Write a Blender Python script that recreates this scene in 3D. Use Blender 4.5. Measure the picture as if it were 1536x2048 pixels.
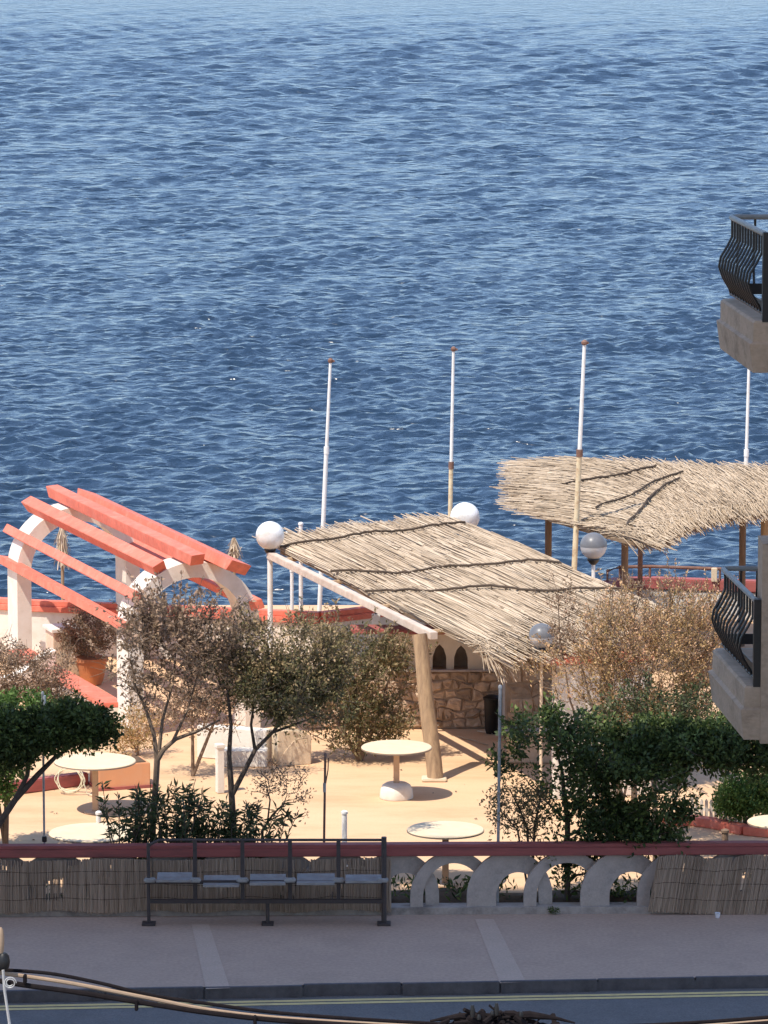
import bpy, math, random
import numpy as np
from mathutils import Vector

scene = bpy.context.scene
for o in list(bpy.data.objects):
    bpy.data.objects.remove(o)
R = math.radians

# ------------------------------------------------------------------ camera
HC, F, PITCH = 13.2, 8900.0, R(8.35)
cam_d = bpy.data.cameras.new('camera')
cam = bpy.data.objects.new('camera', cam_d)
scene.collection.objects.link(cam)
cam.location = (0, 0, HC)
cam.rotation_euler = (R(90) - PITCH, 0, 0)
cam_d.sensor_fit = 'VERTICAL'
cam_d.sensor_height = 24
cam_d.lens = 24 * F / 2048
cam_d.clip_start = 0.5
cam_d.clip_end = 12000
scene.camera = cam
scene.render.resolution_x = 768
scene.render.resolution_y = 1024

# ------------------------------------------------------------------ sky, sun, exposure
SUN_EL, SUN_AZ = 60.0, 225.0          # azimuth clockwise from +Y : behind the camera, on its left
world = bpy.data.worlds.new('World')
scene.world = world
world.use_nodes = True
wn = world.node_tree
for n in list(wn.nodes):
    wn.nodes.remove(n)
wo = wn.nodes.new('ShaderNodeOutputWorld')
wb = wn.nodes.new('ShaderNodeBackground')
ws = wn.nodes.new('ShaderNodeTexSky')
ws.sky_type = 'NISHITA'
ws.sun_disc = False
ws.sun_elevation = R(SUN_EL)
ws.sun_rotation = R(SUN_AZ)
ws.altitude = 10
ws.air_density = 0.8
ws.dust_density = 0.35
ws.ozone_density = 2.2
wb.inputs['Strength'].default_value = 0.15
wn.links.new(ws.outputs[0], wb.inputs['Color'])
wn.links.new(wb.outputs[0], wo.inputs['Surface'])
sd = bpy.data.lights.new('sun', 'SUN')
sd.energy = 3.1
sd.angle = R(0.5)
sd.color = (1.0, 0.93, 0.82)
sun = bpy.data.objects.new('sun', sd)
scene.collection.objects.link(sun)
ch = math.cos(R(SUN_EL))
to_sun = Vector((math.sin(R(SUN_AZ)) * ch, math.cos(R(SUN_AZ)) * ch, math.sin(R(SUN_EL))))
sun.rotation_euler = to_sun.to_track_quat('Z', 'Y').to_euler()
sun.location = (-20, 20, 60)
vs = scene.view_settings
vs.view_transform = 'Standard'
vs.look = 'None'
vs.exposure = 0.9
vs.gamma = 1
vs.use_curve_mapping = False

# ------------------------------------------------------------------ helpers
rng = np.random.default_rng(7)
rnd = random.Random(11)
UP = np.array([0, math.sin(PITCH), math.cos(PITCH)])
FW = np.array([0, math.cos(PITCH), -math.sin(PITCH)])

def ray(px, py):
    return FW + np.array([(px - 768) / F, 0, 0]) + UP * ((1024 - py) / F)

def PZ(px, py, z=0.0):               # pixel -> point at height z
    d = ray(px, py)
    return np.array([0, 0, HC]) + d * ((z - HC) / d[2])

def PD(px, py, D):                   # pixel -> point at distance D
    d = ray(px, py)
    return np.array([0, 0, HC]) + d * (D / d[1])

def GX(px, D, z=0.6):               # x of a pixel column at distance D and height z
    return (px - 768) / F * (D * math.cos(PITCH) + (HC - z) * math.sin(PITCH))

def SC(D):                           # metres per pixel at distance D
    return D / F

def V(*a):
    return np.array(a, dtype=float)

def unit(v):
    v = np.asarray(v, float)
    return v / (np.linalg.norm(v) + 1e-9)

class MB:
    """collects shapes for one mesh object"""
    def __init__(s):
        s.v = []; s.f = []; s.a = []; s.n = 0
    def add(s, verts, faces, val=None):
        verts = np.asarray(verts, float).reshape(-1, 3)
        if val is None:
            val = rnd.random()
        s.v.append(verts)
        s.f += [tuple(i + s.n for i in f) for f in faces]
        s.a.append(np.full(len(verts), val))
        s.n += len(verts)
        return s
    def box(s, c, size, ax=None, val=None):
        # ax : 3x3 rows = local axes
        ax = np.eye(3) if ax is None else np.asarray(ax, float)
        h = np.asarray(size, float) / 2
        vs_ = [np.asarray(c, float) + sx * h[0] * ax[0] + sy * h[1] * ax[1] + sz * h[2] * ax[2]
               for sz in (-1, 1) for sy in (-1, 1) for sx in (-1, 1)]
        return s.add(vs_, [(0, 2, 3, 1), (4, 5, 7, 6), (0, 1, 5, 4), (2, 6, 7, 3), (0, 4, 6, 2), (1, 3, 7, 5)], val)
    def bar(s, a, b, w, h, up=(0, 0, 1), val=None):
        a = np.asarray(a, float); b = np.asarray(b, float)
        y = unit(b - a); x = unit(np.cross(y, up)); z = np.cross(x, y)
        return s.box((a + b) / 2, (w, np.linalg.norm(b - a), h), (x, y, z), val)
    def tube(s, path, rad, n=8, caps=True, val=None):
        path = np.asarray(path, float)
        rad = np.full(len(path), rad) if np.isscalar(rad) else np.asarray(rad, float)
        vs_, fs = [], []
        ref = V(0.31, 0.87, 0.12)
        for i in range(len(path)):
            t = unit(path[min(i + 1, len(path) - 1)] - path[max(i - 1, 0)])
            r0 = ref if abs(np.dot(t, unit(ref))) < 0.95 else V(1, 0, 0)
            x = unit(np.cross(t, r0)); y = np.cross(t, x)
            for k in range(n):
                a = 2 * math.pi * k / n
                vs_.append(path[i] + rad[i] * (math.cos(a) * x + math.sin(a) * y))
        for i in range(len(path) - 1):
            for k in range(n):
                k2 = (k + 1) % n
                fs.append((i * n + k, i * n + k2, (i + 1) * n + k2, (i + 1) * n + k))
        if caps:
            fs.append(tuple(range(n)))
            fs.append(tuple(reversed(range((len(path) - 1) * n, len(path) * n))))
        return s.add(vs_, fs, val)
    def lathe(s, c, prof, n=24, val=None):
        # prof: list of (radius, z)
        c = np.asarray(c, float)
        vs_, fs = [], []
        for r_, z_ in prof:
            for k in range(n):
                a = 2 * math.pi * k / n
                vs_.append(c + V(r_ * math.cos(a), r_ * math.sin(a), z_))
        for i in range(len(prof) - 1):
            for k in range(n):
                k2 = (k + 1) % n
                fs.append((i * n + k, i * n + k2, (i + 1) * n + k2, (i + 1) * n + k))
        fs.append(tuple(reversed(range(n))))
        fs.append(tuple(range((len(prof) - 1) * n, len(prof) * n)))
        return s.add(vs_, fs, val)
    def prism(s, outline, d, val=None):
        # outline: list of 3d points (planar), extruded by vector d
        o = np.asarray(outline, float); n = len(o); d = np.asarray(d, float)
        vs_ = np.vstack([o, o + d])
        fs = [tuple(range(n)), tuple(reversed(range(n, 2 * n)))]
        fs += [(k, k + n, (k + 1) % n + n, (k + 1) % n) for k in range(n)]
        return s.add(vs_, fs, val)
    def build(s, name, mat, parent=None, loc=None, smooth=False, bevel=0.0):
        verts = np.vstack(s.v)
        if parent is not None:
            base = ROOT[parent.name]
        else:
            base = np.asarray(loc if loc is not None else (0, 0, 0), float)
        me = bpy.data.meshes.new(name)
        me.from_pydata((verts - base).tolist(), [], s.f)
        me.validate()
        at = me.attributes.new('rnd', 'FLOAT', 'POINT')
        at.data.foreach_set('value', np.concatenate(s.a).astype(np.float32))
        me.materials.append(mat)
        import bmesh
        bm = bmesh.new(); bm.from_mesh(me)
        bmesh.ops.recalc_face_normals(bm, faces=bm.faces)
        if bevel > 0:
            bmesh.ops.bevel(bm, geom=[e for e in bm.edges], offset=bevel, segments=2, affect='EDGES', clamp_overlap=True)
        bm.to_mesh(me); bm.free()
        if smooth:
            me.polygons.foreach_set('use_smooth', [True] * len(me.polygons))
            try:
                me.set_sharp_from_angle(angle=R(40))
            except Exception:
                pass
        o = bpy.data.objects.new(name, me)
        scene.collection.objects.link(o)
        if parent is not None:
            o.parent = parent
            ROOT[o.name] = ROOT[parent.name]
        else:
            o.location = base
            ROOT[o.name] = base
        return o

ROOT = {}

def tag(o, label, cat, group=None, kind=None):
    if label: o['label'] = label
    if cat: o['category'] = cat
    if group: o['group'] = group
    if kind: o['kind'] = kind
    return o

def thing(name, loc, label, cat, group=None):
    o = bpy.data.objects.new(name, None)
    o.empty_display_size = 0.2
    scene.collection.objects.link(o)
    o.location = loc
    ROOT[o.name] = np.asarray(loc, float)
    return tag(o, label, cat, group)

def struct(o):
    o['kind'] = 'structure'
    return o

def fast_mesh(name, verts, faces, mat, attr=None, parent=None, smooth=False, loc=(0, 0, 0)):
    """faces : (n,4) or (n,3) array"""
    base = ROOT[parent.name] if parent is not None else np.asarray(loc, float)
    me = bpy.data.meshes.new(name)
    verts = np.asarray(verts, np.float32) - base.astype(np.float32)
    faces = np.asarray(faces, np.int32)
    k = faces.shape[1]
    me.vertices.add(len(verts)); me.vertices.foreach_set('co', verts.ravel())
    me.loops.add(faces.size); me.loops.foreach_set('vertex_index', faces.ravel())
    me.polygons.add(len(faces))
    me.polygons.foreach_set('loop_start', np.arange(0, faces.size, k, dtype=np.int32))
    me.update(calc_edges=True)
    if attr is not None:
        at = me.attributes.new('rnd', 'FLOAT', 'POINT')
        at.data.foreach_set('value', np.asarray(attr, np.float32))
    if smooth:
        me.polygons.foreach_set('use_smooth', np.ones(len(faces), bool))
    me.materials.append(mat)
    o = bpy.data.objects.new(name, me)
    scene.collection.objects.link(o)
    if parent is not None:
        o.parent = parent; ROOT[o.name] = ROOT[parent.name]
    else:
        o.location = base; ROOT[o.name] = base
    return o

# ------------------------------------------------------------------ materials
def new_mat(name):
    m = bpy.data.materials.new(name); m.use_nodes = True
    nt = m.node_tree
    b = nt.nodes['Principled BSDF']
    return m, nt, b

def surf(name, c1, c2=None, rough=0.8, scale=4.0, stain=None, stain_scale=1.2, stain_amt=0.5, bump=0.0, bump_scale=60,
         spec=0.3, stretch=(1, 1, 1), metallic=0.0, use_rnd=0.0, fine=0.0):
    """two-tone noise surface, optional large stains and fine bump"""
    m, nt, b = new_mat(name)
    N, L = nt.nodes.new, nt.links.new
    tc = N('ShaderNodeTexCoord'); mp = N('ShaderNodeMapping')
    mp.inputs['Scale'].default_value = stretch
    L(tc.outputs['Object'], mp.inputs['Vector'])
    nz = N('ShaderNodeTexNoise'); nz.inputs['Scale'].default_value = scale; nz.inputs['Detail'].default_value = 6
    nz.inputs['Roughness'].default_value = 0.65
    L(mp.outputs[0], nz.inputs['Vector'])
    mx = N('ShaderNodeMix'); mx.data_type = 'RGBA'
    c2 = c2 or tuple(x * 0.75 for x in c1)
    mx.inputs[6].default_value = (*c1, 1); mx.inputs[7].default_value = (*c2, 1)
    rp = N('ShaderNodeMapRange'); rp.inputs[1].default_value = 0.35; rp.inputs[2].default_value = 0.68
    L(nz.outputs[0], rp.inputs[0]); L(rp.outputs[0], mx.inputs[0])
    col = mx.outputs[2]
    if stain is not None:
        n2 = N('ShaderNodeTexNoise'); n2.inputs['Scale'].default_value = stain_scale; n2.inputs['Detail'].default_value = 8
        n2.inputs['Roughness'].default_value = 0.7
        L(mp.outputs[0], n2.inputs['Vector'])
        r2 = N('ShaderNodeMapRange'); r2.inputs[1].default_value = 0.5; r2.inputs[2].default_value = 0.72
        r2.inputs[4].default_value = stain_amt
        L(n2.outputs[0], r2.inputs[0])
        m2 = N('ShaderNodeMix'); m2.data_type = 'RGBA'
        m2.inputs[7].default_value = (*stain, 1)
        L(r2.outputs[0], m2.inputs[0]); L(col, m2.inputs[6])
        col = m2.outputs[2]
    if fine > 0:
        n3 = N('ShaderNodeTexNoise'); n3.inputs['Scale'].default_value = bump_scale; n3.inputs['Detail'].default_value = 3
        L(tc.outputs['Object'], n3.inputs['Vector'])
        r3 = N('ShaderNodeMapRange'); r3.inputs[1].default_value = 0.3; r3.inputs[2].default_value = 0.7
        r3.inputs[3].default_value = 1 - fine; r3.inputs[4].default_value = 1 + fine
        L(n3.outputs[0], r3.inputs[0])
        m3 = N('ShaderNodeMix'); m3.data_type = 'RGBA'; m3.blend_type = 'MULTIPLY'; m3.inputs[0].default_value = 1
        L(col, m3.inputs[6]); L(r3.outputs[0], m3.inputs[7]); col = m3.outputs[2]
    if use_rnd > 0:
        at = N('ShaderNodeAttribute'); at.attribute_name = 'rnd'
        r4 = N('ShaderNodeMapRange'); r4.inputs[3].default_value = 1 - use_rnd; r4.inputs[4].default_value = 1 + use_rnd
        L(at.outputs['Fac'], r4.inputs[0])
        m4 = N('ShaderNodeMix'); m4.data_type = 'RGBA'; m4.blend_type = 'MULTIPLY'; m4.inputs[0].default_value = 1
        L(col, m4.inputs[6]); L(r4.outputs[0], m4.inputs[7]); col = m4.outputs[2]
    L(col, b.inputs['Base Color'])
    b.inputs['Roughness'].default_value = rough
    b.inputs['Specular IOR Level'].default_value = spec
    b.inputs['Metallic'].default_value = metallic
    if bump > 0:
        nb = N('ShaderNodeTexNoise'); nb.inputs['Scale'].default_value = bump_scale; nb.inputs['Detail'].default_value = 4
        L(mp.outputs[0], nb.inputs['Vector'])
        bp = N('ShaderNodeBump'); bp.inputs['Strength'].default_value = bump; bp.inputs['Distance'].default_value = 0.02
        L(nb.outputs[0], bp.inputs['Height']); L(bp.outputs[0], b.inputs['Normal'])
    return m

def leafmat(name, stops, transl=0.25, rough=0.55, spec=0.3):
    """stops: list of colours picked per leaf by its own random number"""
    m, nt, b = new_mat(name)
    N, L = nt.nodes.new, nt.links.new
    at = N('ShaderNodeAttribute'); at.attribute_name = 'rnd'
    cr = N('ShaderNodeValToRGB')
    while len(cr.color_ramp.elements) < len(stops):
        cr.color_ramp.elements.new(0.5)
    for i, c in enumerate(stops):
        e = cr.color_ramp.elements[i]; e.position = i / (len(stops) - 1); e.color = (*c, 1)
    L(at.outputs['Fac'], cr.inputs[0]); L(cr.outputs[0], b.inputs['Base Color'])
    b.inputs['Roughness'].default_value = rough; b.inputs['Specular IOR Level'].default_value = spec
    tr = N('ShaderNodeBsdfTranslucent'); L(cr.outputs[0], tr.inputs['Color'])
    ms = N('ShaderNodeMixShader'); ms.inputs[0].default_value = transl
    L(b.outputs[0], ms.inputs[1]); L(tr.outputs[0], ms.inputs[2])
    out = nt.nodes['Material Output']; L(ms.outputs[0], out.inputs['Surface'])
    return m

M = {}
M['terrace'] = surf('terrace_render', (0.70, 0.46, 0.275), (0.62, 0.40, 0.23), 0.9, 0.8, stain=(0.48, 0.30, 0.16), stain_scale=0.8, stain_amt=0.5, bump=0.1, bump_scale=30, fine=0.03, stretch=(.6, 1.6, 1))
M['pavement'] = surf('pavement_concrete', (0.52, 0.365, 0.275), (0.47, 0.33, 0.25), 0.92, 1.4, stain=(0.38, 0.27, 0.205), stain_scale=0.9, stain_amt=0.5, bump=0.2, bump_scale=22, fine=0.10)
M['patch'] = surf('pavement_patch', (0.58, 0.42, 0.325), (0.52, 0.38, 0.29), 0.92, 2.0, bump=0.3, bump_scale=40, fine=0.1)
M['asphalt'] = surf('asphalt', (0.185, 0.172, 0.165), (0.15, 0.14, 0.135), 0.9, 2.0, stain=(0.23, 0.21, 0.20), stain_scale=0.8, bump=0.4, bump_scale=50, fine=0.2)
M['kerb'] = surf('kerb_stone', (0.16, 0.145, 0.15), (0.10, 0.09, 0.095), 0.9, 5, stain=(0.06, 0.055, 0.05), stain_scale=3, bump=0.3, bump_scale=40, use_rnd=0.15)
M['yellow'] = surf('yellow_line_paint', (0.82, 0.62, 0.27), (0.70, 0.53, 0.24), 0.8, 8, stain=(0.36, 0.30, 0.22), stain_scale=6, stain_amt=0.5)
M['soil'] = surf('soil', (0.14, 0.09, 0.055), (0.08, 0.055, 0.035), 0.95, 6, bump=0.6, bump_scale=20)
M['earth'] = surf('land_rock', (0.38, 0.31, 0.22), (0.28, 0.22, 0.16), 0.95, 0.5, bump=0.5, bump_scale=5)
M['cement'] = surf('grey_cement', (0.54, 0.455, 0.40), (0.45, 0.375, 0.325), 0.9, 6, stain=(0.20, 0.18, 0.17), stain_scale=4, stain_amt=0.5, bump=0.2, bump_scale=40, fine=0.06)
M['plinth'] = surf('weathered_plinth', (0.50, 0.43, 0.38), (0.34, 0.29, 0.255), 0.92, 7, stain=(0.10, 0.09, 0.08), stain_scale=3, stain_amt=0.7, bump=0.4, bump_scale=30)
M['rail_red'] = surf('dull_red_paint', (0.40, 0.115, 0.10), (0.31, 0.09, 0.08), 0.65, 5, stain=(0.16, 0.07, 0.065), stain_scale=4, stain_amt=0.7, stretch=(0.4, 1, 3))
M['coral'] = surf('coral_red_paint', (0.72, 0.20, 0.13), (0.62, 0.16, 0.105), 0.7, 3, stain=(0.70, 0.33, 0.25), stain_scale=4, stain_amt=0.5, fine=0.10, bump_scale=14)
M['white'] = surf('white_limewash', (0.76, 0.70, 0.62), (0.70, 0.63, 0.54), 0.9, 4, stain=(0.58, 0.50, 0.42), stain_scale=2.0, stain_amt=0.5, bump=0.15, bump_scale=30)
M['cream'] = surf('cream_render', (0.72, 0.58, 0.42), (0.64, 0.50, 0.35), 0.9, 3, stain=(0.45, 0.34, 0.24), stain_scale=3, stain_amt=0.45, bump=0.15, bump_scale=30)
M['table'] = surf('cream_table_top', (0.78, 0.63, 0.43), (0.70, 0.55, 0.37), 0.6, 5, stain=(0.42, 0.36, 0.30), stain_scale=9, stain_amt=0.25)
M['table_edge'] = surf('brown_table_edge', (0.30, 0.23, 0.18), (0.22, 0.17, 0.13), 0.7, 8)
M['table_leg'] = surf('tan_table_leg', (0.62, 0.45, 0.31), (0.52, 0.37, 0.25), 0.8, 8)
M['white_paint'] = surf('white_gloss_paint', (0.82, 0.81, 0.79), (0.74, 0.72, 0.69), 0.4, 6, stain=(0.55, 0.45, 0.33), stain_scale=5, stain_amt=0.35)
M['yellowed'] = surf('yellowed_pole_paint', (0.74, 0.62, 0.42), (0.62, 0.48, 0.30), 0.6, 6, stain=(0.36, 0.19, 0.10), stain_scale=6, stain_amt=0.8)
M['galv'] = surf('galvanised_steel', (0.48, 0.47, 0.46), (0.36, 0.35, 0.34), 0.55, 10, stain=(0.22, 0.15, 0.11), stain_scale=6, stain_amt=0.6, metallic=0.2)
M['rust'] = surf('rusty_steel', (0.23, 0.12, 0.085), (0.15, 0.085, 0.065), 0.85, 9, stain=(0.30, 0.26, 0.24), stain_scale=6, stain_amt=0.5)
M['bench_metal'] = surf('dark_brown_bench_paint', (0.085, 0.066, 0.063), (0.06, 0.05, 0.048), 0.5, 9, stain=(0.11, 0.08, 0.07), stain_scale=7, stain_amt=0.5)
M['bench_seat'] = surf('worn_grey_seat', (0.38, 0.37, 0.365), (0.26, 0.25, 0.245), 0.45, 6, stain=(0.24, 0.15, 0.11), stain_scale=5, stain_amt=0.6, spec=0.6)
M['wood'] = surf('weathered_log', (0.44, 0.30, 0.18), (0.27, 0.18, 0.11), 0.9, 5, stain=(0.22, 0.15, 0.10), stain_scale=5, stain_amt=0.5, bump=0.4, bump_scale=25, stretch=(3, 3, 0.35))
M['wood_dark'] = surf('dark_wood', (0.24, 0.16, 0.11), (0.15, 0.10, 0.07), 0.9, 6, stretch=(3, 3, 0.4), bump=0.3)
M['beam'] = surf('pale_beam', (0.66, 0.55, 0.46), (0.52, 0.41, 0.33), 0.9, 5, stain=(0.36, 0.26, 0.2), stain_scale=3, stain_amt=0.4)
M['iron'] = surf('black_iron', (0.018, 0.018, 0.02), (0.012, 0.012, 0.013), 0.45, 9, spec=0.5)
M['iron_rail'] = surf('grey_handrail', (0.34, 0.36, 0.35), (0.26, 0.27, 0.27), 0.5, 9)
M['limestone'] = surf('limestone_block', (0.58, 0.46, 0.355), (0.48, 0.375, 0.28), 0.92, 3, stain=(0.20, 0.15, 0.11), stain_scale=2.2, stain_amt=0.6, bump=0.4, bump_scale=20, stretch=(1, 1, 1.8), fine=0.08)
M['stone'] = surf('rubble_stone', (0.55, 0.40, 0.28), (0.38, 0.265, 0.18), 0.92, 7, stain=(0.22, 0.14, 0.10), stain_scale=4, stain_amt=0.7, bump=0.5, bump_scale=18, use_rnd=0.3)
M['mortar'] = surf('mortar', (0.40, 0.30, 0.22), (0.30, 0.22, 0.16), 0.95, 8, bump=0.4)
M['terracotta'] = surf('terracotta', (0.55, 0.21, 0.09), (0.46, 0.17, 0.07), 0.85, 5, stain=(0.40, 0.22, 0.14), stain_scale=4, stain_amt=0.4)
M['orange'] = surf('orange_render', (0.72, 0.36, 0.19), (0.64, 0.30, 0.15), 0.88, 3, stain=(0.74, 0.50, 0.34), stain_scale=3, stain_amt=0.4)
M['black'] = surf('black_plastic', (0.015, 0.015, 0.016), (0.01, 0.01, 0.011), 0.5, 6)
M['cable'] = surf('black_cable', (0.018, 0.014, 0.014), (0.011, 0.009, 0.01), 0.95, 20, spec=0.05)
M['cable_cream'] = surf('cream_cable', (0.36, 0.25, 0.17), (0.28, 0.20, 0.135), 0.95, 9, spec=0.05)
M['hose'] = surf('pale_hose', (0.72, 0.66, 0.48), (0.62, 0.57, 0.40), 0.5, 9)
M['paper'] = surf('white_plastic', (0.85, 0.85, 0.88), (0.78, 0.78, 0.82), 0.6, 9)
M['render'] = surf('building_render', (0.62, 0.54, 0.43), (0.56, 0.48, 0.38), 0.9, 0.8, stain=(0.42, 0.36, 0.29), stain_scale=0.5, stain_amt=0.4)
M['glass'] = surf('dark_window_glass', (0.03, 0.035, 0.04), (0.025, 0.03, 0.035), 0.08, 2, spec=0.6)
M['smoke'] = surf('smoked_globe_cap', (0.17, 0.17, 0.18), (0.13, 0.13, 0.14), 0.35, 6, stain=(0.30, 0.28, 0.26), stain_scale=5, stain_amt=0.4)
M['bark'] = surf('grey_brown_bark', (0.13, 0.10, 0.08), (0.08, 0.06, 0.05), 0.95, 14, bump=0.5, bump_scale=40, stretch=(1, 1, 0.4))
M['twig'] = surf('pale_twig', (0.25, 0.18, 0.13), (0.17, 0.12, 0.085), 0.95, 14)
M['straw'] = leafmat('dry_straw', [(0.33, 0.245, 0.17), (0.50, 0.385, 0.27), (0.60, 0.475, 0.345), (0.70, 0.57, 0.43)], 0.12, 0.75, 0.2)
M['thatch_mat'] = surf('packed_straw', (0.30, 0.215, 0.14), (0.20, 0.14, 0.09), 0.95, 12, stretch=(3, 1, 1))
M['rope'] = surf('dark_batten', (0.10, 0.07, 0.05), (0.06, 0.045, 0.035), 0.95, 9)
M['cane'] = leafmat('weathered_cane', [(0.40, 0.29, 0.21), (0.50, 0.375, 0.28), (0.58, 0.44, 0.33), (0.66, 0.51, 0.39)], 0.15, 0.8, 0.2)
M['leaf_dark'] = leafmat('dark_green_leaf', [(0.03, 0.046, 0.016), (0.055, 0.08, 0.024), (0.10, 0.14, 0.038), (0.18, 0.23, 0.06)], 0.2)
M['leaf_light'] = leafmat('light_green_leaf', [(0.05, 0.10, 0.025), (0.10, 0.18, 0.04), (0.17, 0.26, 0.07)], 0.3)
M['leaf_oleander'] = leafmat('oleander_leaf', [(0.035, 0.055, 0.022), (0.06, 0.085, 0.035), (0.10, 0.13, 0.055), (0.17, 0.15, 0.08)], 0.25)
M['leaf_olive'] = leafmat('olive_brown_leaf', [(0.085, 0.085, 0.036), (0.15, 0.14, 0.06), (0.28, 0.215, 0.105), (0.48, 0.34, 0.20)], 0.25)
M['leaf_brown'] = leafmat('dry_brown_leaf', [(0.15, 0.10, 0.065), (0.27, 0.185, 0.115), (0.40, 0.275, 0.185), (0.52, 0.34, 0.25)], 0.25)
M['leaf_gold'] = leafmat('golden_brown_leaf', [(0.20, 0.165, 0.055), (0.42, 0.285, 0.115), (0.60, 0.39, 0.19), (0.70, 0.42, 0.27)], 0.25)

# globe of white opal glass
m, nt, b = new_mat('opal_globe')
b.inputs['Base Color'].default_value = (0.86, 0.85, 0.84, 1); b.inputs['Roughness'].default_value = 0.25
n_ = nt.nodes.new('ShaderNodeTexNoise'); n_.inputs['Scale'].default_value = 6; n_.inputs['Detail'].default_value = 6
c_ = nt.nodes.new('ShaderNodeValToRGB'); c_.color_ramp.elements[0].position = .35; c_.color_ramp.elements[0].color = (.62, .58, .53, 1); c_.color_ramp.elements[1].position = .62; c_.color_ramp.elements[1].color = (.86, .85, .84, 1)
t_ = nt.nodes.new('ShaderNodeTexCoord'); nt.links.new(t_.outputs['Object'], n_.inputs['Vector'])
nt.links.new(n_.outputs[0], c_.inputs[0]); nt.links.new(c_.outputs[0], b.inputs['Base Color'])
M['opal'] = m
m, nt, b = new_mat('clear_globe')
b.inputs['Base Color'].default_value = (0.78, 0.74, 0.72, 1); b.inputs['Roughness'].default_value = 0.25
tr_ = nt.nodes.new('ShaderNodeBsdfTransparent'); tr_.inputs[0].default_value = (0.85, 0.83, 0.82, 1)
mx_ = nt.nodes.new('ShaderNodeMixShader'); mx_.inputs[0].default_value = 0.45
nt.links.new(b.outputs[0], mx_.inputs[1]); nt.links.new(tr_.outputs[0], mx_.inputs[2])
nt.links.new(mx_.outputs[0], nt.nodes['Material Output'].inputs['Surface'])
M['clear'] = m

# sea water
m, nt, b = new_mat('sea_water')
N, L = nt.nodes.new, nt.links.new
b.inputs['Base Color'].default_value = (0.018, 0.037, 0.066, 1)
b.inputs['Roughness'].default_value = 0.22
b.inputs['IOR'].default_value = 1.333
tc = N('ShaderNodeTexCoord')
hs = None
for (sx, sy, sc_, lo, hi, amp) in ((0.9, 0.5, 0.30, .45, .72, 0.9), (0.9, 1.0, 0.62, .44, .74, 1.0), (0.9, 1.0, 1.5, .35, .8, 0.40), (0.9, 1.0, 4.0, .2, .8, 0.10)):
    mp = N('ShaderNodeMapping'); mp.inputs['Scale'].default_value = (sx, sy, 1); mp.inputs['Rotation'].default_value = (0, 0, .12)
    L(tc.outputs['Object'], mp.inputs['Vector'])
    nz = N('ShaderNodeTexNoise'); nz.inputs['Scale'].default_value = sc_; nz.inputs['Detail'].default_value = 2
    nz.inputs['Distortion'].default_value = 0.6
    L(mp.outputs[0], nz.inputs['Vector'])
    mr = N('ShaderNodeMapRange'); mr.interpolation_type = 'SMOOTHSTEP'
    mr.inputs[1].default_value = lo; mr.inputs[2].default_value = hi; mr.inputs[4].default_value = amp
    L(nz.outputs[0], mr.inputs[0])
    if hs is None:
        hs = mr.outputs[0]
    else:
        ad = N('ShaderNodeMath'); L(hs, ad.inputs[0]); L(mr.outputs[0], ad.inputs[1]); hs = ad.outputs[0]
bp = N('ShaderNodeBump'); bp.inputs['Strength'].default_value = 1.0; bp.inputs['Distance'].default_value = 0.20
L(hs, bp.inputs['Height']); L(bp.outputs[0], b.inputs['Normal'])
M['sea'] = m

# ================================================================== SETTING
SEA_Z = -5.0
EDGE_Y = 78.5
# --- sea: real waves where the photo looks, flat sheet to the horizon beyond
def waves(X, Y):
    Z = np.zeros_like(X)
    r = np.random.default_rng(3)
    cell = np.maximum(0.14, Y * Y * 0.01053 / 1450)
    def comp(lam, spread, slope):
        th = R(-90 + 8) + r.normal(0, spread)
        k = 2 * math.pi / lam
        fade = np.clip((lam / cell - 1.7) / 1.5, 0, 1)
        q = k * (math.cos(th) * X + math.sin(th) * Y) + r.uniform(0, 6.28)
        return fade * (slope / k) * np.sin(q + 0.6 * np.sin(q))
    for i in range(60):                                   # short wind chop
        Z += comp(0.48 * (1.9 / 0.48) ** (i / 59), 1.1, 0.041)
    off = np.clip((Y - 170) / 160, 0.1, 1.25)               # longer waves farther offshore
    for i in range(34):
        Z += off * comp(1.9 * (5.4 / 1.9) ** (i / 33), 1.1, 0.043)
    # waves come in groups, with calmer water between them
    E_ = np.zeros_like(X)
    for i in range(14):
        lam = r.uniform(4, 22); th = r.uniform(0, 6.28); k = 2 * math.pi / lam
        E_ += np.sin(k * (math.cos(th) * X + math.sin(th) * Y * .8) + r.uniform(0, 6.28))
    return Z * np.clip(0.95 + 0.08 * E_, 0.6, 1.4)
rows, cols = 1450, 270
t = np.linspace(0, 1, rows)
Yr = 1.0 / (1 / 88.0 + (1 / 1200.0 - 1 / 88.0) * t)
sxs = np.linspace(-1, 1, cols)
X = sxs[None, :] * (Yr[:, None] * 0.115 + 6); Y = np.repeat(Yr[:, None], cols, 1)
Z = SEA_Z + waves(X, Y)
edge = np.minimum(1, np.minimum((1 - np.abs(sxs))[None, :] * 12, np.minimum(t * 40, (1 - t) * 90)[:, None]))
Z = SEA_Z + (Z - SEA_Z) * edge
idx = np.arange(rows * cols).reshape(rows, cols)
fc = np.stack([idx[:-1, :-1], idx[:-1, 1:], idx[1:, 1:], idx[1:, :-1]], -1).reshape(-1, 4)
vv = np.stack([X, Y, Z], -1).reshape(-1, 3)
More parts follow.
